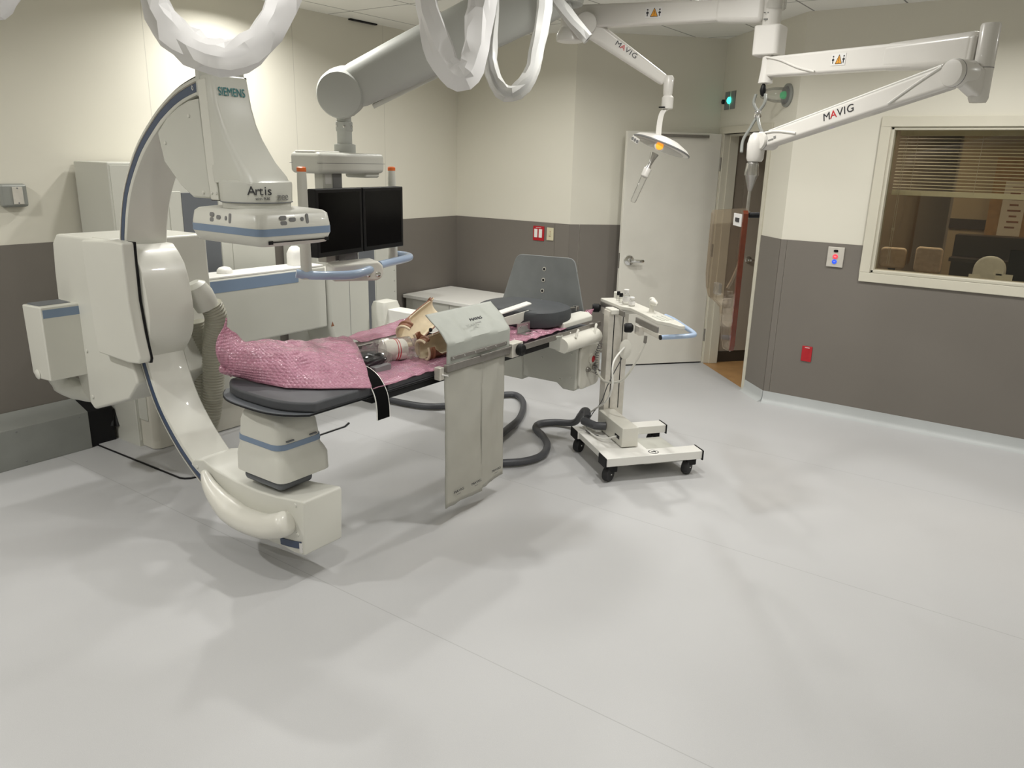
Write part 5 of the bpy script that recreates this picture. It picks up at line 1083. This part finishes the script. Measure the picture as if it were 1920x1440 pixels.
t, p, Mx = plate('light_switch', 'almond single switch plate beside the red switches', 'switch', (-3.985, BW, 1.207), (1, 0, 0), .075, .118, M_['almond'])
obj('toggle', box(bm_new(), -.005, .005, -.012, .012, .008, .020, Mx), M_['almond'], p, bevel=.002)
b = bm_new(); box(b, -.012, .012, -.024, -.02, .008, .0086, Mx); box(b, -.003, .003, .015, .03, .008, .0086, Mx); obj('slot_mark', b, M_['leather'], p)
RW = YB-.006
t, p, Mx = plate('control_plate', 'steel control plate with a red and a blue button by the window', 'control panel', (-1.432, RW, 1.222), (1, 0, 0), .118, .148, M_['alu'], .012)
obj('lens', prism(bm_new(), [Mx @ V((x, y, .012)) for x, y in rrect(-.016, .016, .036, .054, .008, 4)], Mx.to_3x3() @ V((0, 0, .004))), M_['black'], p)
obj('red_button', lathe(bm_new(), [(.018, 0), (.018, .005), (.012, .007)], Mx @ V((0, .004, .012)), (0, -1, 0), 20), M_['red_glow'], p); obj('blue_button', lathe(bm_new(), [(.017, 0), (.017, .005), (.012, .007)], Mx @ V((-.002, -.034, .012)), (0, -1, 0), 20), M_['blue_glow'], p)
b = bm_new(); box(b, -.009, .009, .006, .008, .0185, .0195, Mx); box(b, -.009, .009, .0, .002, .0185, .0195, Mx); box(b, -.009, .007, -.035, -.033, .0185, .0195, Mx); obj('button_mark', b, M_['sticker'], p)
t, p, Mx = plate('red_outlet', 'red power outlet low on the wainscot right of the doorway', 'outlet', (-1.547, RW, .455), (1, 0, 0), .078, .122, M_['red'])
for y in (.022, -.022): obj('socket', prism(bm_new(), [Mx @ V((px, py+y, .008)) for px, py in rrect(-.016, .016, -.014, .014, .010, 4)], Mx.to_3x3() @ V((0, 0, .002))), M_['red'], p)
b = bm_new(); box(b, -.018, .018, .047, .052, .008, .0085, Mx); obj('small_print', b, M_['sticker'], p)
iw = AP+nd*.19
IMx = frame_m(AP+V((0, 0, 2.415)), nd, (0, 0, 1))
t = thing('indicator_light', 'pair of narrow grey plates with a glowing teal light above the doorway', 'indicator light', IMx @ V((.19, 0, 0)))
for x in (.115, .235): obj('plate', box(bm_new(), x-.045, x+.045, -.075, .075, 0, .008, IMx), M_['grey'], t, bevel=.002)
obj('teal_lamp', lathe(bm_new(), [(.028, 0), (.028, .012), (.018, .02), (.004, .023)], IMx @ V((.175, 0, .008)), IMx.to_3x3() @ V((0, 0, 1)), 18), M_['teal_glow'], t)
obj('side_knob', lathe(bm_new(), [(.02, 0), (.02, .02)], IMx @ V((.055, -.005, .004)), IMx.to_3x3() @ V((0, 0, 1)), 14), M_['black'], t)
BMx = frame_m(AP+V((0, 0, 2.385)), nd, (0, 0, 1)); bxp = Ln-.165
t = thing('wall_beacon', 'round wall beacon with a green lens and a clear cage above the doorway corner', 'beacon', BMx @ V((bxp, 0, 0)))
axn = BMx.to_3x3() @ V((0, 0, 1)); bo3 = BMx @ V((bxp, 0, 0))
obj('base_ring', lathe(bm_new(), [(.085, 0), (.085, .012), (.07, .02), (.062, .018)], bo3, axn, 30), M_['duct'], t); obj('ring_inner', lathe(bm_new(), [(.062, .018), (.06, .024), (.052, .026)], bo3, axn, 30), M_['grey'], t)
obj('green_lens', lathe(bm_new(), [(.030, .015), (.030, .035), (.022, .055), (.004, .062)], bo3, axn, 24), M_['green_glow'], t)
obj('clear_guard', lathe(bm_new(), [(.056, .02), (.056, .10), (.045, .16), (.03, .21), (.004, .215)], bo3, axn, 24), M_['clear'], t)

# ------------------------------------------------------------------ light
def disk(loc, power, size=.2, col=(1, .985, .945), target=None, spread=155):
    l = bpy.data.lights.new('downlight', 'AREA'); l.shape = 'DISK'; l.size = size; l.energy = power; l.color = col; l.spread = R(spread)
    o = bpy.data.objects.new('downlight', l); C.objects.link(o); o.location = loc
    if target is not None: o.rotation_euler = (V(target)-V(loc)).to_track_quat('-Z', 'Y').to_euler()
    return o
ZL = HC-.03
for (x, y, p) in ((-1.85, 1.45, 9), (-4.6, 3.5, 21), (-3.6, 2.9, 13), (-1.6, 3.3, 19), (-.5, 5.1, 21), (1.2, 4.6, 20), (.4, .6, 16), (-1.9, -.8, 23), (-4.2, .2, 36), (2.0, -.6, 14), (-2.1, 4.9, 19), (-3.7, 4.9, 18)):
    disk((x, y, ZL), p, .14)
disk((.9, 7.7, 2.6), 17, .3, (1, .80, .55)); disk((-1.1, 6.9, 2.6), 4, .3, (1, .88, .75)); 
hl = h0+du*1.2+nd*.4; disk((hl.x, hl.y, 2.5), 12, .3, (1, .85, .66))
w = bpy.data.worlds.new('World'); bpy.context.scene.world = w; w.use_nodes = True
w.node_tree.nodes['Background'].inputs['Color'].default_value = (.9, .92, 1, 1); w.node_tree.nodes['Background'].inputs['Strength'].default_value = .02

# ------------------------------------------------------------------ camera
F, PITCH, ROLL, YAW, CH = 1449.1, .282054, -.0244504, -.618158, 1.864
fwd = V((math.sin(YAW)*math.cos(PITCH), math.cos(YAW)*math.cos(PITCH), -math.sin(PITCH)))
rt = V((math.cos(YAW), -math.sin(YAW), 0)); dn = fwd.cross(rt)
r0 = rt*math.cos(ROLL)+dn*math.sin(ROLL); d0 = -rt*math.sin(ROLL)+dn*math.cos(ROLL)
cam = bpy.data.cameras.new('camera'); cam.sensor_width = 36; cam.lens = F/1920*36; cam.clip_start = .05
co = bpy.data.objects.new('camera', cam); C.objects.link(co)
u_ = -d0; k_ = -fwd
co.matrix_world = Matrix(((r0.x, u_.x, k_.x, 0), (r0.y, u_.y, k_.y, 0), (r0.z, u_.z, k_.z, CH), (0, 0, 0, 1)))
bpy.context.scene.camera = co
vs = bpy.context.scene.view_settings
vs.view_transform = 'Standard'; vs.look = 'None'; vs.exposure = 0; vs.gamma = 1
